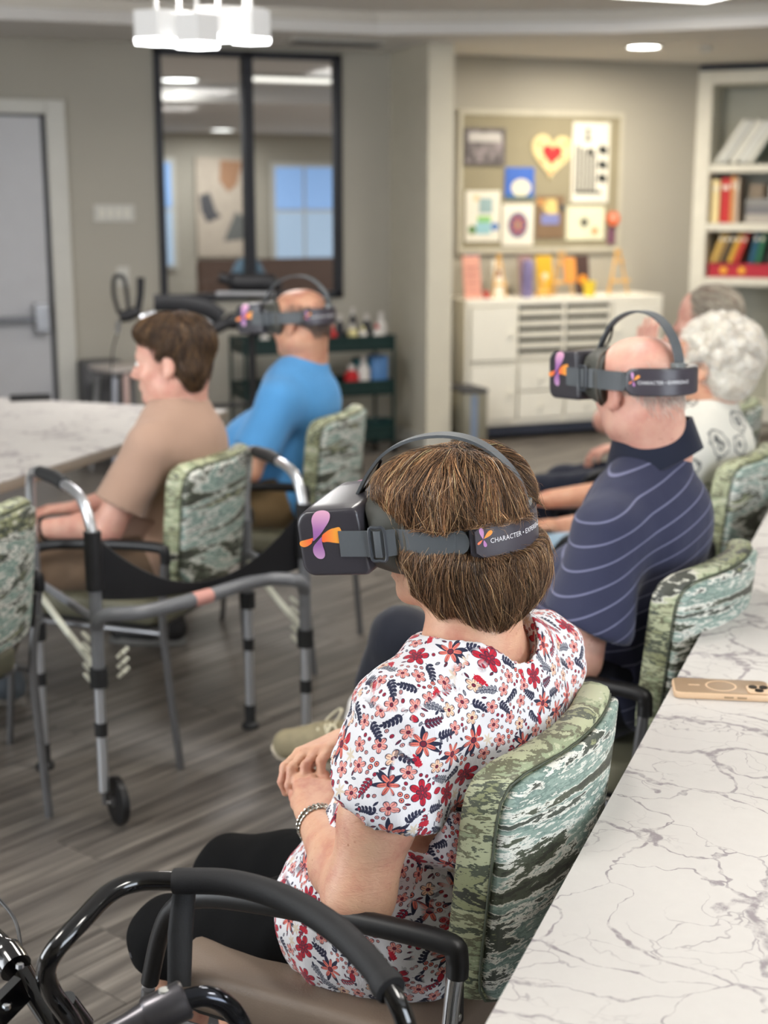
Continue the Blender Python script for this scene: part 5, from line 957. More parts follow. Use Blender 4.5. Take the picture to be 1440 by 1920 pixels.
# ---------------------------------------------------------------- cloth patterns
def floral_image(name='floral_print', S=1024, tile=0.225, seed=5):
    r = np.random.default_rng(seed); img = np.empty((S, S, 3), np.float32); img[:] = hexc(226, 225, 229)
    ppm = S/tile; nav = np.array(hexc(40,42,66)); cor = np.array(hexc(232,124,108)); red = np.array(hexc(190,34,54)); drk = np.array(hexc(120,36,54)); gry = np.array(hexc(160,162,168)); pk = np.array(hexc(236,160,150)); bei = np.array(hexc(214,200,180)); peach = np.array(hexc(246,206,176))
    def stamp(cx, cy, R, fn):
        n = int(R*ppm)+2; x0, y0 = int(cx*ppm), int(cy*ppm); ix = np.arange(-n, n+1); X, Y = np.meshgrid(ix, ix); fx = (X + x0 - cx*ppm)/ppm; fy = (Y + y0 - cy*ppm)/ppm
        gx, gy = (X + x0) % S, (Y + y0) % S
        for mask, col in fn(fx, fy): a = np.clip(mask, 0, 1)[..., None]; img[gy, gx] = img[gy, gx]*(1-a) + col*a
    aa = 0.6/ppm; sm = lambda d: np.clip(-d/aa + 0.5, 0, 1); LW = 0.00055
    def flower(cx, cy, R, rot, n, fill, core, pointed=False, line=nav):
        def fn(x, y):
            rho = np.hypot(x, y); th = np.arctan2(y, x) + rot; c = np.abs(np.cos(n*th/2)); rr = R*(0.28 + 0.72*(c**1.6 if pointed else c**0.55)); d = rho - rr
            return [(sm(d - LW), line), (sm(d + LW), fill), (sm(d + LW)*(c > 0.965)*(rho > R*0.35)*0.6, core), (sm(rho - R*0.27), line), (sm(rho - R*0.20), core)]
        stamp(cx, cy, R*1.15, fn)
    def leaf(cx, cy, ln, w_, rot, fill, line=nav):
        ca, sa = math.cos(rot), math.sin(rot); mx_, my_ = cx + ca*ln/2, cy + sa*ln/2
        def fn(x, y):
            u = (x*ca + y*sa)/ln + 0.5; v = -x*sa + y*ca; h = w_*np.sin(np.pi*np.clip(u, 0, 1))**0.8; d = np.abs(v) - h; d = np.where((u < 0) | (u > 1), 0.01, d); o = [(sm(d - LW*0.7), line)]
            if fill is not None: o += [(sm(d + LW*0.6), fill), (sm(np.abs(v) - LW*0.35)*(u > 0.08)*(u < 0.9), line)]
            return o
        stamp(mx_, my_, ln*0.62, fn)
    def dot(cx, cy, R, fill, line=nav): stamp(cx, cy, R*1.3, lambda x, y: [(sm(np.hypot(x, y) - R), line), (sm(np.hypot(x, y) - R + LW*1.6), fill), (sm(np.hypot(x, y) - R*0.3), line)])
    def sprig(cx, cy, ln, rot, n, ll, lw, fill, line=nav, bend=0.5):
        x, y = cx, cy
        for k in range(26):
            rot2 = rot + bend*k/26; 
            stamp(x, y, 0.0012, lambda fx, fy: [(sm(np.hypot(fx, fy) - 0.00050), line)])
            x += math.cos(rot2)*ln/26; y += math.sin(rot2)*ln/26
            if k % max(1, 26//n) == 2: 
                for s in (-1, 1): leaf(x, y, ll*(1-0.4*k/26), lw, rot2 + s*0.85, fill, line)
        leaf(x, y, ll*0.8, lw, rot2, fill, line)
    pts = []
    def free(R, tries=60):
        for _ in range(tries):
            x, y = r.uniform(0, tile, 2)
            if all(math.hypot((x-a+tile/2) % tile - tile/2, (y-b+tile/2) % tile - tile/2) > (R+c)*0.86 for a, b, c in pts): pts.append((x, y, R)); return x, y
        return None
    for _ in range(7):
        p = free(0.021)
        if p: 
            for k in range(5): leaf(p[0], p[1], 0.024, 0.0028, r.uniform(0, 6.28), None)
            flower(*p, 0.0165, r.uniform(0, 6), 7, cor, drk, True)
    for _ in range(6):
        p = free(0.021)
        if p: flower(*p, 0.0175, r.uniform(0, 6), 6, red, drk, False); flower(*p, 0.009, r.uniform(0, 6), 5, drk, red)
    for _ in range(26):
        p = free(0.0125)
        if p: flower(*p, 0.0098, r.uniform(0, 6), 5, pk if r.random() < 0.7 else peach, drk)
    for _ in range(90):
        p = free(0.0112)
        if p: a = r.uniform(0, 6.28); sprig(p[0]-math.cos(a)*0.011, p[1]-math.sin(a)*0.011, 0.024, a, 5, 0.0085, 0.0016, [None, gry, drk, red, None][r.integers(5)], bend=r.uniform(-1, 1))
    for _ in range(60):
        p = free(0.0082)
        if p:
            k = r.integers(4)
            if k == 0: 
                for a in range(3): dot(p[0]+0.0048*math.cos(a*2.1), p[1]+0.0048*math.sin(a*2.1), 0.0034, cor)
            elif k == 1: leaf(p[0]-0.007, p[1], 0.016, 0.0042, r.uniform(0, 6.28), red)
            elif k == 2: 
                for a in range(6): leaf(p[0], p[1], 0.009, 0.0012, a*1.05, bei, bei)
            else: sprig(p[0]-0.006, p[1], 0.014, r.uniform(0, 6.28), 4, 0.006, 0.0013, red, red)
    for _ in range(420):
        p = free(0.0040, 25)
        if p:
            if r.random() < 0.5: leaf(p[0], p[1], 0.0075, 0.0013, r.uniform(0, 6.28), [None, drk, gry][r.integers(3)])
            else: dot(p[0], p[1], 0.0026, pk if r.random() < 0.6 else red)
    out = np.where(img <= 0.0031308, img*12.92, 1.055*np.clip(img, 1e-6, None)**(1/2.4) - 0.055)
    im = bpy.data.images.new(name, S, S); im.pixels.foreach_set(np.concatenate([out, np.ones((S, S, 1), np.float32)], 2).astype(np.float32).ravel()); im.pack(); return im, tile
def cloth_mat(name, col=None, image=None, bmp=0.35, rough=0.85, stripes=None, folds=0.0, fscale=(8, 8, 3), blotch=None):
    m, nt, p = nodes_of(name); p.inputs['Roughness'].default_value = rough; p.inputs['Sheen Weight'].default_value = 0.15; p.inputs['Specular IOR Level'].default_value = 0.25
    if image:
        im, tile = image; mp = coords(nt, (1/tile,)*3); t = N(nt, 'TexImage'); t.image = im; t.projection = 'BOX'; t.projection_blend = 0.06; t.interpolation = 'Cubic'; L(nt, mp, 0, t, 0); L(nt, t, 0, p, 'Base Color')
    elif blotch:
        mp = coords(nt); v = N(nt, 'TexVoronoi', i_Scale=blotch[1]); L(nt, mp, 0, v, 'Vector'); n = N(nt, 'TexNoise', i_Scale=60.0); L(nt, mp, 0, n, 'Vector')
        ad = N(nt, 'Math', operation='ADD'); mu = N(nt, 'Math', operation='MULTIPLY', i_1=0.25); L(nt, n, 'Fac', mu, 0); L(nt, v, 'Distance', ad, 0); L(nt, mu, 0, ad, 1)
        r = ramp(nt, [(0.0, col), (0.18, col), (0.21, blotch[0]), (0.29, blotch[0]), (0.33, col), (0.44, col), (0.48, blotch[0]), (0.52, blotch[0]), (0.55, col)]); L(nt, ad, 0, r, 0); L(nt, r, 0, p, 'Base Color')
    elif stripes:
        tc = N(nt, 'TexCoord'); mp = N(nt, 'Mapping'); L(nt, tc, 'Object', mp, 0); mp.inputs['Rotation'].default_value = stripes['rot']
        sp = N(nt, 'SeparateXYZ'); L(nt, mp, 0, sp, 0); mu = N(nt, 'Math', operation='MULTIPLY', i_1=1/stripes['p']); L(nt, sp, 2, mu, 0); fr = N(nt, 'Math', operation='FRACT'); L(nt, mu, 0, fr, 0)
        r = ramp(nt, [(0.0, stripes['c']), (0.06, stripes['c']), (0.10, col)]); L(nt, fr, 0, r, 0); L(nt, r, 0, p, 'Base Color')
    else:
        mp = coords(nt); n = N(nt, 'TexNoise', i_Scale=6.0); L(nt, mp, 0, n, 'Vector'); r = ramp(nt, [(0.3, tuple(c*0.93 for c in col)), (0.7, tuple(c*1.05 for c in col))]); L(nt, n, 'Fac', r, 0); L(nt, r, 0, p, 'Base Color')
    m3 = coords(nt, fscale); w = N(nt, 'TexNoise', i_Scale=1.0, i_Detail=2.0, i_Distortion=0.6); L(nt, m3, 0, w, 'Vector')
    m4 = coords(nt, (420, 420, 90)); w2 = N(nt, 'TexNoise', i_Scale=1.0, i_Detail=1.0); L(nt, m4, 0, w2, 'Vector')
    b1 = N(nt, 'Bump'); b1.inputs['Strength'].default_value = folds; b1.inputs['Distance'].default_value = 0.03; L(nt, w, 'Fac', b1, 'Height')
    b2 = N(nt, 'Bump'); b2.inputs['Strength'].default_value = bmp; b2.inputs['Distance'].default_value = 0.0015; L(nt, w2, 'Fac', b2, 'Height'); L(nt, b1, 0, b2, 'Normal'); L(nt, b2, 0, p, 'Normal'); return m
# ---------------------------------------------------------------- people
X = lambda *a: np.array(a, float)
def shoe(name, M, mat, sole, parent, lace=None, S=1.0):
    F = Field(); T = lambda x, y, z: np.array(M @ Vector((x*S, y*S, z*S)))
    F.c(T(0,-0.04,0.045), 0.038*S, T(0,0.10,0.036), 0.036*S, 0.03); F.c(T(0,0.06,0.036), 0.040*S, T(0,0.165,0.030), 0.034*S, 0.03); F.c(T(0,-0.045,0.06), 0.036*S, T(0,-0.035,0.10), 0.040*S, 0.03); F.c(T(0,0.0,0.075), 0.030*S, T(0,0.07,0.055), 0.030*S, 0.03)
    up = np.array((M.to_3x3() @ Vector((0,0,1)))); F.plane(T(0,0,0.012), -up); o = fin(name, F.mesh(name, 0.006*max(1, S)), mat, parent, 180)
    poly = [(0.044*math.cos(a)*(1.0 if math.sin(a) > 0 else 0.85)*S, (0.062 + 0.148*math.sin(a))*S) for a in np.linspace(0, 2*PI, 29)[:-1]]
    MB().prism(poly, 0.026*S, M @ Matrix.Translation((0, 0, -0.006*S))).build('sole', sole, o, smooth=50, bevel=0.004)
    if lace:
        q = MB()
        for k in range(5): y = 0.045 + k*0.020; z = 0.098 - k*0.009; q.tube([T(-0.024, y, z-0.014), T(0, y+0.004, z), T(0.024, y, z-0.014)], 0.0028*S, 6); q.tube([T(-0.024, y, z-0.014), T(0, y+0.012, z+0.001), T(0.024, y+0.02, z-0.018)], 0.0026*S, 6)
        for s in (-1, 1): q.tube(spline([T(0, 0.035, 0.105), T(s*0.03, 0.02, 0.118), T(s*0.055, 0.045, 0.085), T(s*0.042, 0.075, 0.062), T(s*0.015, 0.055, 0.088), T(0, 0.038, 0.104)], 5), 0.0026*S, 6)
        q.build('laces', lace, o, smooth=60)
    return o
def person(cfg):
    key = cfg['chair']; (cx, cy), az = CH[key]
    r = thing('person', cfg['label'], 'person', W(cx, cy, 0), heading(az + cfg.get('daz', 0))); J = cfg['J']; vx = cfg.get('vox', 0.007)
    M = head_M(*cfg['head']); w = cfg.get('w', 1.0); a = cfg.get('arm', 1.0)
    B = Field(); torso(B, J, -0.008, 0.05, cfg.get('belly', 0), w)
    nk = X(*J['neck']); hc = np.array(M @ Vector((0, -0.026, -0.062))); B.c(nk + [0, 0.0, -0.02], 0.056*cfg.get('nk', 1.0), hc, 0.054*cfg.get('nk', 1.0), 0.03)
    if cfg.get('nape'): B.c(nk + [0, -0.012, 0.0], 0.055, np.array(M @ Vector((0, -0.055, -0.03))), 0.055, 0.03)
    head(B, M, ear=cfg.get('ear', True), jowl=cfg.get('jowl', 0.0))
    for s, sh, el, wr in ((-1, J['sl'], J['el'], J['wl']), (1, J['sr'], J['er'], J['wr'])):
        sh, el, wr = X(*sh), X(*el), X(*wr)
        B.c(sh, 0.050*a, sh*0.45+el*0.55, 0.046*a, 0.03); B.c(sh*0.45+el*0.55, 0.046*a, el, 0.041*a, 0.02); B.c(el, 0.041*a, el*0.62+wr*0.38, 0.040*a, 0.025); B.c(el*0.62+wr*0.38, 0.040*a, wr, 0.0265*min(a, 1.08), 0.02, fl=None)
    for hh in cfg['hands']: hand(B, **hh)
    for s, hp_, kn, an in ((-1, J['hl'], J['kl'], J['al']), (1, J['hr'], J['kr'], J['ar'])):
        hp_, kn, an = X(*hp_), X(*kn), X(*an); B.c(hp_, 0.072*w, kn, 0.052, 0.04); B.c(kn, 0.050, kn*0.6+an*0.4, 0.050, 0.03); B.c(kn*0.6+an*0.4, 0.050, an, 0.033, 0.03)
    body = fin('body', B.mesh('body', vx, post=None), cfg['skin'], r, 180)
    # trousers
    T = Field(); T.e(J['pelvis'], (0.170*w, 0.135+cfg.get('belly', 0)*0.3, 0.105), 0.05)
    for hp_, kn, an in ((J['hl'], J['kl'], J['al']), (J['hr'], J['kr'], J['ar'])):
        hp_, kn, an = X(*hp_), X(*kn), X(*an); T.c(hp_, 0.088*w, kn, 0.067, 0.04); f = cfg['pants']; q = kn + (an-kn)*f; T.c(kn, 0.066, q, 0.062 if f < 0.7 else 0.052, 0.03)
    if cfg.get('pfix'): cfg['pfix'](T, J)
    tr = fin('trousers', T.mesh('trousers', vx, disp=lambda V: 0.002*vnoise(V*28, 3)), cfg['pmat'], r, 180)
    # shirt
    Sf = Field(); torso(Sf, J, cfg.get('loose', 0.010), 0.06, cfg.get('belly', 0), w)
    if cfg.get('sfix'): cfg['sfix'](Sf, J)
    for s, sh, el in ((-1, J['sl'], J['el']), (1, J['sr'], J['er'])):
        sh, el = X(*sh), X(*el); f = cfg.get('sleeve', 0.55); q = sh + (el-sh)*f; sw = cfg.get('sw', 0.070)
        Sf.c(sh + [0, 0, 0.0], 0.062*a, q + (el-sh)*0.0, sw*a, 0.035)
    for s, sh, el in ((-1, J['sl'], J['el']), (1, J['sr'], J['er'])):
        sh, el = X(*sh), X(*el); f = cfg.get('sleeve', 0.55); q = sh + (el-sh)*f; sw = cfg.get('sw', 0.070)*a; ax = (el-sh)/np.linalg.norm(el-sh); out = q + ax*0.0
        tilt = X(*cfg.get('hemtilt', (0, 0, 0))); nx = nrm(ax + tilt)
        Sf.p.append(('slv', q, nx, ax, (sw*1.55, s), 0.004, 'cut2', None))
        Sf.c(q - ax*0.045, sw-0.020, q + ax*0.1, sw-0.004, 0.004, 'sub') if cfg.get('hollow', True) else None
    ncut = cfg.get('neckcut')
    if ncut: Sf.c(*[X(*v) if isinstance(v, tuple) else v for v in ncut], 0.008, 'sub')
    Sf.plane(cfg.get('hem', (0, 0, 0.50)), cfg.get('hemn', (0, 0, -1)))
    sh_o = fin('shirt', Sf.mesh('shirt', cfg.get('svox', vx), disp=cfg.get('disp', lambda V: 0.0025*vnoise(V*X(26, 26, 14), 8))), cfg['smat'], r, 180)
    return r, body, tr, sh_o, M, Sf
# the sleeve cut keeps everything except what lies beyond the hem plane, inside a tube round that arm
_d0 = Field.dist
def _dist(q, P):
    if q[0] == 'slv':
        v = P - q[1]; t = v @ q[3]; rad = np.sqrt(np.maximum((v*v).sum(-1) - t*t, 0)); d = v @ q[2]
        return np.minimum(np.minimum(np.minimum(d, q[4][0] - rad), 0.10 - t), (P[..., 0]*q[4][1] - q[1][0]*q[4][1]) + q[4][0]*0.62)
    return _d0(q, P)
Field.dist = staticmethod(_dist)
_c0 = Field.comb
def _comb(D, d, k, op):
    if op == 'cut2': return np.maximum(D, d)
    return _c0(D, d, k, op)
Field.comb = staticmethod(_comb)
_b0 = Field.bb
def _bb(s, q):
    if q[0] == 'slv': m = q[4][0] + 0.12; return q[1]-m, q[1]+m
    return _b0(s, q)
Field.bb = _bb
def place_on_head(hs, p, M, scale=1.0, dz=0.0, dy=0.0):
    base = Matrix.Translation(p.location) @ Matrix.Rotation(p.rotation_euler.z, 4, 'Z'); hs.matrix_basis = base @ M @ Matrix.Translation((0, dy, dz)) @ Matrix.Diagonal((scale, scale, scale, 1))
def tints(n, cols, w, var=0.12):
    c = np.array([hexc(*q) for q in cols])[rng.choice(len(cols), n, p=np.array(w)/sum(w))]; return np.clip(c*rng.uniform(1-var*2, 1+var*2, (n, 1)), 0, 1)
def eyes(M, body):
    for s in (-1, 1):
        q = MB(); c = M @ Vector((s*0.031, 0.0865, 0.004)); R_ = M.to_3x3(); q.lathe([(0.0001, -0.011), (0.008, -0.0076), (0.011, 0), (0.008, 0.0076), (0.0001, 0.011)], c, 14, R_ @ Matrix.Rotation(-PI/2, 3, 'X')); q.build('eye', plain('eye_white', hexc(226,222,216), 0.2), body, smooth=80)
# ===== 1. woman in the floral blouse
FL = floral_image(); FLM = cloth_mat('floral_blouse_cloth', image=FL, bmp=0.5, folds=0.25, fscale=(9, 9, 4))
BLK = cloth_mat('black_stretch_cloth', hexc(11,11,12), bmp=0.25, folds=0.15, rough=0.85); BLK.node_tree.nodes['Principled BSDF'].inputs['Sheen Weight'].default_value = 0.0; BLK.node_tree.nodes['Principled BSDF'].inputs['Specular IOR Level'].default_value = 0.12
J = dict(pelvis=(0,-0.09,0.565), waist=(0,-0.085,0.70), chest=(0,-0.145,0.845), neck=(0.0,-0.150,0.985), sl=(-0.172,-0.140,0.905), sr=(0.168,-0.175,0.905),
         el=(-0.236,-0.112,0.668), er=(0.225,0.00,0.680), wl=(-0.085,0.066,0.672), wr=(0.130,0.155,0.705), hl=(-0.09,-0.06,0.555), hr=(0.09,-0.06,0.555), kl=(-0.12,0.335,0.410), kr=(0.12,0.40,0.408), al=(-0.13,0.33,0.09), ar=(0.12,0.40,0.09))
def blouse(F, J):
    F.c((-0.09,-0.03,0.59), 0.095, (0.09,-0.03,0.59), 0.095, 0.06); F.e((0,-0.01,0.53), (0.210,0.165,0.14), 0.05); F.e((0,-0.09,0.60), (0.205,0.150,0.20), 0.05)
    F.c((-0.06,-0.185,0.945), 0.05, (0.06,-0.185,0.945), 0.05, 0.05)
wl = X(*J['wl'])
cfg = dict(chair='c1', label='woman in a white floral blouse and black capris wearing a headset, seated nearest', J=J, vox=0.0042, svox=0.005, head=((0.0,-0.108,1.133), 13, 5, -5, 0.92), skin=SKIN, nape=True, ear=False, w=0.98, arm=1.12, loose=0.012,
  hands=[dict(w=tuple(wl + nrm((0.8,0.57,0.25))*0.010), d=(0.80,0.57,0.25), n=(-0.25,-0.1,0.95), side=-1, curls=[0.3,0.35,0.4,0.45], sc_=0.93, thumb=(0.95,0.22,-0.3)), dict(w=(0.122,0.160,0.716), d=(-0.95,0.05,0.06), n=(-0.10,0.30,0.95), side=1, curls=[0.50,0.52,0.55,0.6], sc_=0.93, fan=0.08, thumb=(0.9,0.2,-0.45))],
  pants=0.25, pmat=BLK, smat=FLM, sleeve=0.38, sw=0.081, hemtilt=(0.25,0.5,0), pfix=lambda T, J: T.plane((0,0,0.345), (0,0.1,-1)), sfix=blouse, hem=(0,0,0.468), hemn=(0,-0.05,-1), neckcut=((0.0,-0.158,0.978), 0.087, (0.0,-0.140,1.10), 0.11),
  disp=lambda V: 0.0035*vnoise(V*X(30, 30, 12), 8) + 0.002*vnoise(V*X(60,60,40), 9))
p1, body, tr, blo, M1, Sf = person(cfg)
# capri hem: slit with buttons
for k, (y, z) in enumerate(((0.352, 0.430), (0.342, 0.405), (0.366, 0.404))): MB().lathe([(0.0, 0.003), (0.0055, 0.003), (0.006, 0)], (-0.182, y, z), 12, Matrix.Rotation(-PI/2, 3, 'Y')).build('button', K('black_button', 60,60,66, r=0.3), tr)
SLK = K('black_shoe', 30,30,32)
for s, an in ((-1, J['al']), (1, J['ar'])): shoe('shoe', Matrix.Translation((an[0], an[1]+0.0, 0.008)), SLK, K('grey_sole', 120,120,118), p1)
hs1 = make_headset('dark headset worn by the woman in the floral blouse, nearest to the camera')
# hair volume
H1 = Field(0.93); R1 = RM(M1); TM = lambda x, y, z: np.array(M1 @ Vector((x, y, z)))
H1.e(TM(0,-0.022,0.042), (0.092,0.118,0.090), 0.03, R=R1); H1.e(TM(0,-0.045,0.076), (0.078,0.082,0.056), 0.03, R=R1); H1.e(TM(0,0.045,0.078), (0.070,0.055,0.034), 0.03, R=R1)
H1.e(TM(-0.052,-0.025,-0.045), (0.046,0.082,0.062), 0.02, R=R1); H1.e(TM(0.052,-0.025,-0.045), (0.046,0.082,0.062), 0.02, R=R1)
H1.e(TM(0,-0.085,-0.035), (0.086,0.058,0.075), 0.03, R=R1); H1.c(TM(-0.052,-0.070,-0.095), 0.036, TM(0.052,-0.070,-0.095), 0.036, 0.03); H1.c(TM(-0.066,0.030,-0.02), 0.022, TM(-0.064,-0.010,-0.090), 0.022, 0.02); H1.c(TM(0.066,0.030,-0.02), 0.022, TM(0.064,-0.010,-0.090), 0.022, 0.02)
H1.e(TM(0,0.065,0.00), (0.052,0.05,0.075), 0.02, 'sub', R=R1); H1.c(TM(-0.1,0.085,-0.055), 0.050, TM(0.1,0.085,-0.055), 0.050, 0.012, 'sub'); H1.c(TM(-0.1,0.050,-0.125), 0.052, TM(0.1,0.050,-0.125), 0.052, 0.012, 'sub')
gp = [TM(*(lambda e: (e.x, e.y, 0.0095))(ell(math.radians(25 - k*11.5), 0.0235))) for k in range(20)]
for a_, b_ in zip(gp[:-1], gp[1:]): H1.c(a_, 0.0265, b_, 0.0265, 0.008, 'sub')
H1.c(TM(0.0,0.085,0.125), 0.006, TM(0.012,-0.02,0.150), 0.008, 0.02, 'sub')
H1.e(TM(0,-0.085,-0.065), (0.080,0.062,0.062), 0.03, R=R1); H1.c(TM(-0.040,-0.062,-0.118), 0.030, TM(0.040,-0.062,-0.118), 0.030, 0.03)
for a_, b_ in zip(gp[:-1], gp[1:]): H1.c(a_, 0.0265, b_, 0.0265, 0.008, 'sub')
for a_, b_ in zip(TOP_ARC[18::3], TOP_ARC[21::3]): H1.c(TM(*(a_ + Vector((0,0,0.004)))), 0.014, TM(*(b_ + Vector((0,-0.002,0.003)))), 0.014, 0.03, 'sub')
HB = plain('dark_brown_hair_base', hexc(58,42,31), 0.7, var=0.3, vs=60)
hm = fin('hair', H1.mesh('hair', 0.006, disp=lambda V: -0.004 + 0.003*vnoise(V*60, 4)), HB, p1, 180)
crown = TM(0.0,-0.035,0.14)
def flow1(P):
    v = P - crown; h = v.copy(); h[:, 2] *= 0.3; l = np.linalg.norm(h, axis=1, keepdims=True) + 1e-6; ff = np.clip((P[:, 1:2]-crown[1])/0.08, 0, 1)
    d = h/l*1.0 + X(0, 0, -0.9); side = np.sign(P[:, :1] - 0.006)
    d = d*(1-0.5*ff) + np.concatenate([side, 0*side-0.35, 0*side-0.9], 1)*0.6*ff
    low = np.clip((TM(0,0,-0.03)[2]-P[:, 2:3])/0.06, 0, 1); d = d + low*np.concatenate([-0.5*np.sign(P[:, :1])*0.5, 0*side-0.15, 0*side-0.8], 1); return d
rt = surf_points(hm.data, 27000); keep = (rt[:, 2] > TM(0,0,-0.085)[2]); rt = rt[keep]; n = len(rt)
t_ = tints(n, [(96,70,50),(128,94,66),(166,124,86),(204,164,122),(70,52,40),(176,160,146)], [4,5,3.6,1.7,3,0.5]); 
hx_ = rt - crown; th_ = np.arctan2(hx_[:, 0], hx_[:, 1]); strk = np.clip(0.5 + 0.3*np.sin(th_*7+1.0) + 0.3*np.sin(th_*17+2.0) + 0.25*np.sin(th_*41+rt[:, 2]*30), 0, 1); top_light_ = np.clip((rt[:, 2:3]-TM(0,0,-0.05)[2])/0.12, 0.15, 1); t_ = t_*(0.60 + 1.55*strk[:, None]**1.5*top_light_)  # streaks are hair colour; brighter strands higher up paint in light from above
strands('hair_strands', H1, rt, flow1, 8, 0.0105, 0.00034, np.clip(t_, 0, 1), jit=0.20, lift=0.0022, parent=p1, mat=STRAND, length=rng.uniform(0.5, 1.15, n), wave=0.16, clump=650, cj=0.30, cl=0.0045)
rt = surf_points(hm.data, 900); rt = rt[rt[:, 2] > TM(0,0,-0.10)[2]]; n = len(rt)
strands('flyaway_strands', H1, rt, flow1, 9, 0.010, 0.00030, tints(n, [(206,170,126),(150,112,80)], [1, 1]), jit=0.5, lift=0.004, lift2=0.012, parent=p1, mat=STRAND, wave=0.35)
place_on_head(hs1, p1, M1, 1.0, 0.0, 0.0)
# wrist watch bracelet
bp = Matrix.Translation(p1.location) @ Matrix.Rotation(p1.rotation_euler.z, 4, 'Z'); el, wr = Vector(J['el']), Vector(J['wl']); axd = (wr-el).normalized(); cen = wr - axd*0.012
r = thing('wristwatch', 'silver link bracelet watch on the left wrist of the woman in the floral blouse', 'watch'); r.matrix_basis = bp @ Matrix.Translation(cen) @ axd.to_track_quat('Z', 'Y').to_matrix().to_4x4()
SIL = plain('polished_silver', hexc(205,202,192), 0.18, 1.0); n = 30
lk = MB().rbox((0, 0, 0), (0.0016, 0.0026, 0.0058), 0.0008).mesh('link')
for k in range(n):
    a = 2*PI*k/n; o = bpy.data.objects.new('link', lk); C.objects.link(o); o.parent = r; o.location = (0.0315*math.cos(a), 0.0315*math.sin(a), 0.0008*(k % 2)); o.rotation_euler = (0, 0, a)
    if k == 0: lk.materials.append(SIL); lk.polygons.foreach_set('use_smooth', [True]*len(lk.polygons))
for dz in (-0.0066, 0.0066):
    lb = MB().lathe([(0.0018, -0.0024), (0.0024, 0), (0.0018, 0.0024)], (0, 0, 0), 8, Matrix.Rotation(PI/2, 3, 'X')).mesh('bead'); lb.materials.append(SIL)
    for k in range(n): a = 2*PI*(k+0.5)/n; o = bpy.data.objects.new('bead', lb); C.objects.link(o); o.parent = r; o.location = (0.0322*math.cos(a), 0.0322*math.sin(a), dz); o.rotation_euler = (0, 0, a)
am = math.radians(-160); q = MB().lathe([(0.0, 0.0), (0.0125, 0.0), (0.0135, 0.003), (0.0125, 0.0065), (0.0, 0.0068)], (0, 0, 0), 24).build('watch_case', SIL, r); q.rotation_euler = (Matrix.Rotation(am, 4, 'Z') @ Matrix.Rotation(PI/2, 4, 'Y')).to_euler(); q.location = (0.0315*math.cos(am), 0.0315*math.sin(am), 0)
MB().lathe([(0.0105, 0.0069), (0.0, 0.0071)], (0, 0, 0), 24).build('dial', BLACKG, q)
# ===== 2. bald man in the striped polo
POLO = cloth_mat('navy_striped_polo_cloth', hexc(50,53,76), bmp=0.3, folds=0.35, stripes=dict(c=hexc(116,118,146), p=0.034, rot=(math.radians(14), math.radians(16), 0)))
NAVY = cloth_mat('navy_cloth', hexc(28,33,50), bmp=0.3, folds=0.2); NVS = cloth_mat('dark_navy_shorts_cloth', hexc(24,27,38), bmp=0.3, folds=0.3)
J = dict(pelvis=(0,-0.10,0.575), waist=(0,-0.06,0.74), chest=(0,-0.125,0.915), hump=((0.0,-0.165,0.925), (0.130,0.095,0.115)), neck=(0.0,-0.155,1.080), sl=(-0.190,-0.100,0.935), sr=(0.160,-0.130,0.945),
         el=(-0.262,-0.06,0.690), er=(0.25,0.0,0.72), wl=(-0.13,0.16,0.655), wr=(0.08,0.20,0.70), hl=(-0.10,-0.06,0.56), hr=(0.10,-0.06,0.56), kl=(-0.03,0.405,0.615), kr=(0.10,0.40,0.50), al=(0.035,0.520,0.375), ar=(0.10,0.32,0.09))
cfg = dict(chair='c2', label='bald man in a navy striped polo shirt wearing a headset', J=J, vox=0.0055, daz=-12, head=((-0.025,-0.118,1.210), -39, 2, 0, 0.94), skin=SKIN_PINK, nape=True, w=1.12, arm=1.10, nk=1.12, belly=0.05, jowl=0.008,
  hands=[dict(w=(-0.12,0.175,0.655), d=(0.6,0.75,0.0), n=(0,0.1,1), side=-1, curl=0.4), dict(w=(0.075,0.21,0.70), d=(-0.8,0.5,0.1), n=(0,0.2,1), side=1, curl=0.4)],
  pants=0.55, pmat=NVS, smat=POLO, sleeve=0.70, sw=0.090, hemtilt=(0.1,0.25,0), hem=(0,0,0.50), neckcut=((0.0,-0.110,1.125), 0.056, (0.0,-0.10,1.22), 0.11))
p2, body, tr, sh, M2, Sf2 = person(cfg)
# collar
def collar(par, J, M_, mat, h=0.045, r0=0.070, c=None, drop=0.05):
    q = MB(); rings = []; cx, cy, cz = c; n = 40
    for i in range(n+1):
        a = math.radians(105 + 330*i/n); back = 0.5*(1-math.sin(a)); ca, sa = math.cos(a), math.sin(a); top = cz + h*(0.25+0.75*back) ; bot = cz - drop*(1-back)*1.1 - 0.006
        rings.append([Vector((cx + (r0+0.002)*ca, cy + (r0+0.004)*sa, top)), Vector((cx + (r0+0.026)*ca, cy + (r0+0.030)*sa, bot - 0.004)), Vector((cx + (r0+0.020)*ca, cy + (r0+0.024)*sa, bot - 0.008)), Vector((cx + (r0-0.003)*ca, cy + (r0-0.001)*sa, top - 0.002))])
    q.rings(rings); return q.build('collar', mat, par, smooth=60)
collar(sh, J, M2, NAVY, 0.052, 0.077, (0.0, -0.145, 1.102), 0.10)
SNK = plain('khaki_suede', hexc(134,124,98), 0.85, var=0.15, vs=30); SOL = K('cream_sole', 196,184,164); LAC = K('cream_laces', 206,198,172)
MS = Matrix.Translation((0.030,0.530,0.292)) @ Euler((math.radians(-6), math.radians(-34), math.radians(8)), 'XYZ').to_matrix().to_4x4()
shoe('sneaker', MS, SNK, SOL, p2, LAC, 1.08)
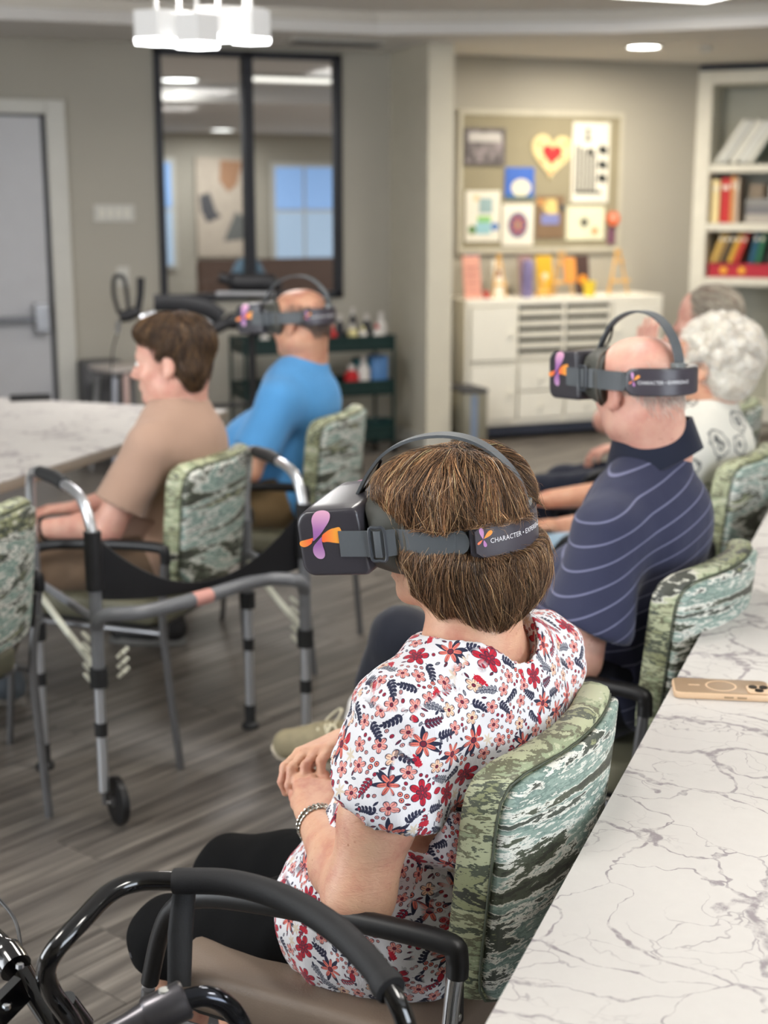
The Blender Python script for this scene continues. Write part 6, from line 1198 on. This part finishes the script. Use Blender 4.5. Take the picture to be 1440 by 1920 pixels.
F = Field(); F.c((0.030,0.530,0.334), 0.047, (0.033,0.518,0.410), 0.043, 0.02); fin('sock', F.mesh('sock', 0.006), K('white_sock', 216,212,208, r=0.9), p2, 180)
shoe('sneaker', Matrix.Translation((0.10,0.34,0.006)), SNK, K('black_sole', 40,40,42), p2, LAC, 1.08)
def fringe(par, M_, cols, wts, n_, rad, parent, bald=True, ln=0.010, top=0.045):
    F = Field(M_.to_scale()[0]); R_ = RM(M_); T_ = lambda x, y, z: np.array(M_ @ Vector((x, y, z))); F.e(T_(0,-0.020,0.038), (0.0775,0.0985,0.0805), 0.03, R=R_); F.c(T_(0,-0.07,-0.03), 0.052, T_(0,-0.065,-0.07), 0.050, 0.03)
    u = rng.normal(size=(n_*5, 3)); u /= np.linalg.norm(u, axis=1, keepdims=True); Lc = u*X(0.0775,0.0985,0.0805) + X(0,-0.020,0.038); k = (Lc[:, 1] < 0.015) & (Lc[:, 2] < top + 0.02*rng.normal(size=len(Lc))) & (Lc[:, 2] > -0.062 - Lc[:, 1]*0.2)
    Lc = Lc[k][:n_]; P = Lc*M_.to_scale()[0] @ R_.T + np.array(M_.translation)
    return strands('hair_fringe', F, P, lambda Q: np.concatenate([0*Q[:, :1], 0*Q[:, :1]-0.5, 0*Q[:, :1]-1], 1), 4, ln, rad, tints(len(P), cols, wts), jit=0.3, lift=0.0015, parent=parent, mat=STRAND)
fringe(p2, M2, [(236,226,214), (214,196,184), (180,160,150)], [3, 2, 1], 1500, 0.00045, p2, ln=0.006, top=0.03)
hs2 = dup_tree(hs1); hs2['label'] = 'dark headset worn by the bald man in the striped polo'; place_on_head(hs2, p2, M2, 1.0, 0.018, 0.0)
# ===== 3. white haired woman
WBL = cloth_mat('white_spotted_blouse_cloth', hexc(218,216,206), bmp=0.2, folds=0.3, blotch=(hexc(96,98,98), 12.0)); JEAN = cloth_mat('pale_denim', hexc(140,164,182), bmp=0.4, folds=0.3)
J = dict(pelvis=(0,-0.10,0.575), waist=(0,-0.05,0.72), chest=(0,-0.13,0.865), hump=((0.0,-0.185,0.870), (0.130,0.085,0.09)), neck=(0.0,-0.165,0.990), sl=(-0.175,-0.125,0.890), sr=(0.150,-0.150,0.900),
         el=(-0.23,0.00,0.68), er=(0.20,0.05,0.69), wl=(-0.02,0.27,0.60), wr=(0.06,0.34,0.665), hl=(-0.10,-0.06,0.56), hr=(0.10,-0.06,0.56), kl=(-0.12,0.42,0.50), kr=(0.13,0.44,0.50), al=(-0.12,0.42,0.09), ar=(0.12,0.44,0.09))
cfg = dict(chair='c3', label='woman with curly white hair and glasses in a white patterned blouse', J=J, vox=0.0065, daz=-8, head=((-0.015,-0.145,1.120), 0, -6, 0), skin=SKIN_TAN, nape=True, w=1.12, arm=1.12, belly=0.06, jowl=0.01, loose=0.018,
  hands=[dict(w=(-0.01,0.285,0.60), d=(0.5,0.8,-0.1), n=(0,0.1,1), side=-1, curl=0.5), dict(w=(0.05,0.355,0.665), d=(-0.6,0.75,-0.15), n=(0.1,0.2,1), side=1, curl=0.5)],
  pants=0.95, pmat=JEAN, smat=WBL, sleeve=0.85, sw=0.080, hem=(0,0,0.50), neckcut=((0.0,-0.12,1.01), 0.060, (0.0,-0.08,1.12), 0.09))
p3, body, tr, sh, M3, _ = person(cfg); eyes(M3, body)
TM3 = lambda x, y, z: np.array(M3 @ Vector((x, y, z)))
H3 = Field(); R3 = RM(M3); H3.e(TM3(0,-0.035,0.050), (0.094,0.108,0.100), 0.02, R=R3); H3.e(TM3(0,-0.070,-0.01), (0.090,0.075,0.085), 0.03, R=R3)
rr = np.random.default_rng(2)
for k in range(170):
    u = nrm(rr.normal(size=3)); c = u*X(0.094,0.110,0.098) + X(0,-0.040,0.045)
    if c[1] > 0.045 and c[2] < 0.075 or c[2] < -0.075: continue
    H3.e(TM3(*c), (0.017,)*3, 0.006)
H3.e(TM3(0,0.075,0.0), (0.054,0.055,0.075), 0.02, 'sub', R=R3); H3.c(TM3(-0.12,0.0,-0.012), 0.032, TM3(0.12,0.0,-0.012), 0.032, 0.01, 'sub'); H3.c(TM3(-0.12,0.03,-0.06), 0.045, TM3(0.12,0.03,-0.06), 0.045, 0.01, 'sub')
hm3 = fin('hair', H3.mesh('hair', 0.006, disp=lambda V: 0.003*vnoise(V*120, 4)), plain('white_curly_hair', hexc(250,244,232), 0.8, var=0.06, vs=60, bmp=0.3, bs=120), p3, 180)
rt = surf_points(hm3.data, 3200); strands('hair_curls', H3, rt, lambda P: rng.normal(size=P.shape), 9, 0.006, 0.0007, tints(len(rt), [(252,248,238), (240,230,214), (222,204,188)], [4, 2, 0.6]), jit=0.2, lift=0.004, lift2=0.010, curl=0.7, parent=p3, mat=STRAND)
gl = thing('eyeglasses', 'thin grey eyeglasses on the white haired woman', 'glasses'); gl.matrix_basis = Matrix.Translation(p3.location) @ Matrix.Rotation(p3.rotation_euler.z, 4, 'Z') @ M3
GF = K('glasses_metal', 110,104,96, r=0.3)
for s in (-1, 1):
    MB().tube([Vector((s*(0.036 + 0.024*math.cos(a)), 0.113, 0.000 + 0.019*math.sin(a))) for a in np.linspace(0, 2*PI, 25)[:-1]], 0.0018, 6, closed=True).build('rim', GF, gl); MB().tube([(s*0.060, 0.111, 0.006), (s*0.080, 0.09, 0.006), (s*0.084, 0.0, 0.006), (s*0.084, -0.02, -0.006)], 0.0016, 6).build('temple', GF, gl)
MB().tube([(-0.012, 0.115, 0.004), (0, 0.119, 0.007), (0.012, 0.115, 0.004)], 0.0016, 6).build('bridge', GF, gl)
# ===== 4. person in navy behind her
J = dict(pelvis=(0,-0.10,0.575), waist=(0,-0.08,0.74), chest=(0,-0.15,0.92), neck=(0.0,-0.19,1.02), sl=(-0.19,-0.17,0.93), sr=(0.19,-0.20,0.93),
         el=(-0.24,0.12,0.82), er=(0.24,0.10,0.80), wl=(-0.125,0.02,1.005), wr=(0.16,0.16,0.66), hl=(-0.10,-0.06,0.56), hr=(0.10,-0.06,0.56), kl=(-0.12,0.42,0.50), kr=(0.12,0.42,0.50), al=(-0.12,0.42,0.09), ar=(0.12,0.42,0.09))
cfg = dict(chair='c4', label='grey haired person in navy behind the white haired woman, hand raised to face', J=J, vox=0.0075, head=((0.0,-0.155,1.165), 0, 0, 0), skin=SKIN_PINK, nape=True, w=1.15, arm=1.1, belly=0.03,
  hands=[dict(w=(-0.12,0.02,1.015), d=(0.15,0.10,1.0), n=(-0.9,0.1,0.1), side=1, curl=0.25), dict(w=(0.155,0.17,0.66), d=(-0.5,0.8,-0.1), n=(0,0,1), side=1, curl=0.4)],
  pants=0.95, pmat=NAVY, smat=cloth_mat('navy_blue_top_cloth', hexc(52,68,92), folds=0.3), sleeve=0.95, sw=0.064, hem=(0,0,0.50), neckcut=((0.0,-0.15,1.09), 0.056, (0.0,-0.12,1.2), 0.09))
p4, body, tr, sh, M4, _ = person(cfg)
TM4 = lambda x, y, z: np.array(M4 @ Vector((x, y, z))); H4 = Field(); R4 = RM(M4); H4.e(TM4(0,-0.026,0.046), (0.084,0.106,0.086), 0.03, R=R4); H4.e(TM4(0,-0.07,-0.01), (0.076,0.06,0.065), 0.03, R=R4); H4.e(TM4(0,0.085,0.0), (0.06,0.06,0.085), 0.02, 'sub', R=R4); H4.c(TM4(-0.12,0.0,-0.02), 0.036, TM4(0.12,0.0,-0.02), 0.036, 0.01, 'sub')
hm4 = fin('hair', H4.mesh('hair', 0.007, disp=lambda V: 0.002*vnoise(V*90, 4)), plain('grey_hair_base', hexc(150,140,126), 0.8, var=0.25, vs=40), p4, 180)
rt = surf_points(hm4.data, 1600); strands('hair_strands', H4, rt, lambda P: np.concatenate([0*P[:, :1], 0*P[:, :1]-1, 0*P[:, :1]-0.5], 1), 6, 0.011, 0.0008, tints(len(rt), [(196,188,170), (150,136,120), (120,90,76)], [3, 2, 1]), jit=0.3, lift=0.003, parent=p4, mat=STRAND)
# ===== 5. person in brown
TAUPE = cloth_mat('taupe_tshirt_cloth', hexc(170,140,122), folds=0.3); KHA = cloth_mat('brown_trousers_cloth', hexc(112,92,74), folds=0.3)
J = dict(pelvis=(0,-0.11,0.575), waist=(0,-0.10,0.73), chest=(0,-0.16,0.895), hump=((0.0,-0.205,0.880), (0.120,0.080,0.10)), neck=(0.0,-0.180,1.010), sl=(-0.180,-0.140,0.905), sr=(0.145,-0.160,0.915),
         el=(-0.245,-0.03,0.69), er=(0.245,0.0,0.70), wl=(-0.14,0.20,0.655), wr=(0.13,0.20,0.66), hl=(-0.10,-0.06,0.56), hr=(0.10,-0.06,0.56), kl=(-0.13,0.40,0.505), kr=(0.13,0.40,0.505), al=(-0.12,0.56,0.095), ar=(0.12,0.52,0.095))
cfg = dict(chair='c5', label='person with short dark brown hair in a taupe t-shirt, seen from behind', J=J, vox=0.0062, daz=-10, head=((-0.02,-0.158,1.135), 6, 4, 0), skin=SKIN_PINK, nape=True, w=1.08, arm=1.05, belly=0.03,
  hands=[dict(w=(-0.135,0.215,0.655), d=(0.25,0.9,-0.05), n=(0,0.1,1), side=-1, curl=0.35), dict(w=(0.125,0.215,0.66), d=(-0.3,0.9,-0.05), n=(0,0.1,1), side=1, curl=0.35)],
  pants=0.95, pmat=KHA, smat=TAUPE, sleeve=0.72, sw=0.074, hem=(0,0,0.50), neckcut=((0.0,-0.15,1.030), 0.057, (0.0,-0.12,1.15), 0.09))
p5, body, tr, sh, M5, _ = person(cfg); eyes(M5, body)
TM5 = lambda x, y, z: np.array(M5 @ Vector((x, y, z))); H5 = Field(); R5 = RM(M5)
H5.e(TM5(0,-0.030,0.052), (0.086,0.108,0.090), 0.03, R=R5); H5.e(TM5(0,0.03,0.090), (0.066,0.068,0.042), 0.03, R=R5); H5.c(TM5(-0.04,-0.066,-0.02), 0.042, TM5(0.04,-0.066,-0.02), 0.042, 0.03); H5.c(TM5(-0.02,-0.056,-0.058), 0.036, TM5(0.02,-0.056,-0.058), 0.036, 0.03)
H5.e(TM5(0,0.095,0.0), (0.066,0.060,0.078), 0.015, 'sub', R=R5)
for s in (-1, 1): H5.e(TM5(s*0.085,0.0,-0.018), (0.03,0.030,0.042), 0.008, 'sub', R=R5); H5.e(TM5(s*0.075,0.050,-0.055), (0.04,0.058,0.05), 0.01, 'sub', R=R5)
hm5 = fin('hair', H5.mesh('hair', 0.006, disp=lambda V: 0.0025*vnoise(V*80, 4)), plain('dark_brown_short_hair', hexc(66,50,38), 0.7, var=0.3, vs=40), p5, 180)
rt = surf_points(hm5.data, 4200); c5 = TM5(0,-0.05,0.14)
strands('hair_strands', H5, rt, lambda P: (P-c5)*X(1,1,0.4)/0.08 + X(0,0,-0.6), 6, 0.009, 0.0009, tints(len(rt), [(74,54,40), (104,78,52), (140,108,72), (52,40,32)], [4, 3, 1, 3]), jit=0.35, lift=0.004, parent=p5, mat=STRAND, wave=0.2)
GS = K('grey_blue_trainer', 100,108,116)
for s, an in ((-1, J['al']), (1, J['ar'])): shoe('shoe', Matrix.Translation((an[0], an[1]-0.02, 0.008)), GS, K('pale_sole', 150,144,136), p5)
MB().tube([Vector((-0.14,0.205,0.655)) + Vector((0.031*math.cos(a), 0.006*math.sin(a), 0.031*math.sin(a))) for a in np.linspace(0, 2*PI, 21)[:-1]], 0.005, 8, closed=True).build('wristband', BLACKP, p5)
# ===== 6. man in the blue t-shirt
BLUE = cloth_mat('bright_blue_tshirt_cloth', hexc(84,150,206), folds=0.35); TANP = cloth_mat('tan_trousers_cloth', hexc(120,98,66), folds=0.3)
J = dict(pelvis=(0,-0.10,0.575), waist=(0,-0.05,0.74), chest=(0,-0.12,0.915), hump=((0.0,-0.185,0.900), (0.120,0.085,0.10)), neck=(0.0,-0.165,1.040), sl=(-0.190,-0.100,0.925), sr=(0.155,-0.130,0.935),
         el=(-0.255,0.00,0.70), er=(0.25,0.0,0.70), wl=(-0.12,0.20,0.665), wr=(0.12,0.20,0.665), hl=(-0.10,-0.06,0.56), hr=(0.10,-0.06,0.56), kl=(-0.10,0.40,0.505), kr=(0.13,0.40,0.505), al=(-0.02,0.37,0.095), ar=(0.13,0.42,0.095))
cfg = dict(chair='c6', label='balding man in a bright blue t-shirt wearing a headset', J=J, vox=0.0072, daz=-12, head=((-0.025,-0.145,1.180), -21, 3, 0, 0.95), skin=SKIN_TAN, nape=True, w=1.15, arm=1.1, nk=1.08, belly=0.075, jowl=0.006,
  hands=[dict(w=(-0.115,0.215,0.665), d=(0.3,0.9,-0.05), n=(0,0.1,1), side=-1, curl=0.35), dict(w=(0.115,0.215,0.665), d=(-0.3,0.9,-0.05), n=(0,0.1,1), side=1, curl=0.35)],
  pants=0.95, pmat=TANP, smat=BLUE, sleeve=0.72, sw=0.078, hem=(0,0,0.50), neckcut=((0.0,-0.135,1.065), 0.058, (0.0,-0.10,1.18), 0.09))
p6, body, tr, sh, M6, _ = person(cfg)
fringe(p6, M6, [(120,100,88), (90,76,70), (150,130,110)], [3, 3, 1], 5200, 0.0011, p6, ln=0.006, top=0.035)
for s, an in ((-1, J['al']), (1, J['ar'])): shoe('shoe', Matrix.Translation((an[0], an[1], 0.008)), SLK, K('grey_sole', 120,120,118), p6)
for pp, JJ in ((p3, (-0.12,0.42)), (p4, (-0.12,0.42))):
    for s in (-1, 1): shoe('shoe', Matrix.Translation((s*0.12, JJ[1], 0.008)), K('white_shoe', 200,198,190), K('grey_sole', 120,120,118), pp)
hs6 = dup_tree(hs1); hs6['label'] = 'dark headset worn by the man in the blue t-shirt, farthest away'; place_on_head(hs6, p6, M6, 1.0, 0.012, 0.0)
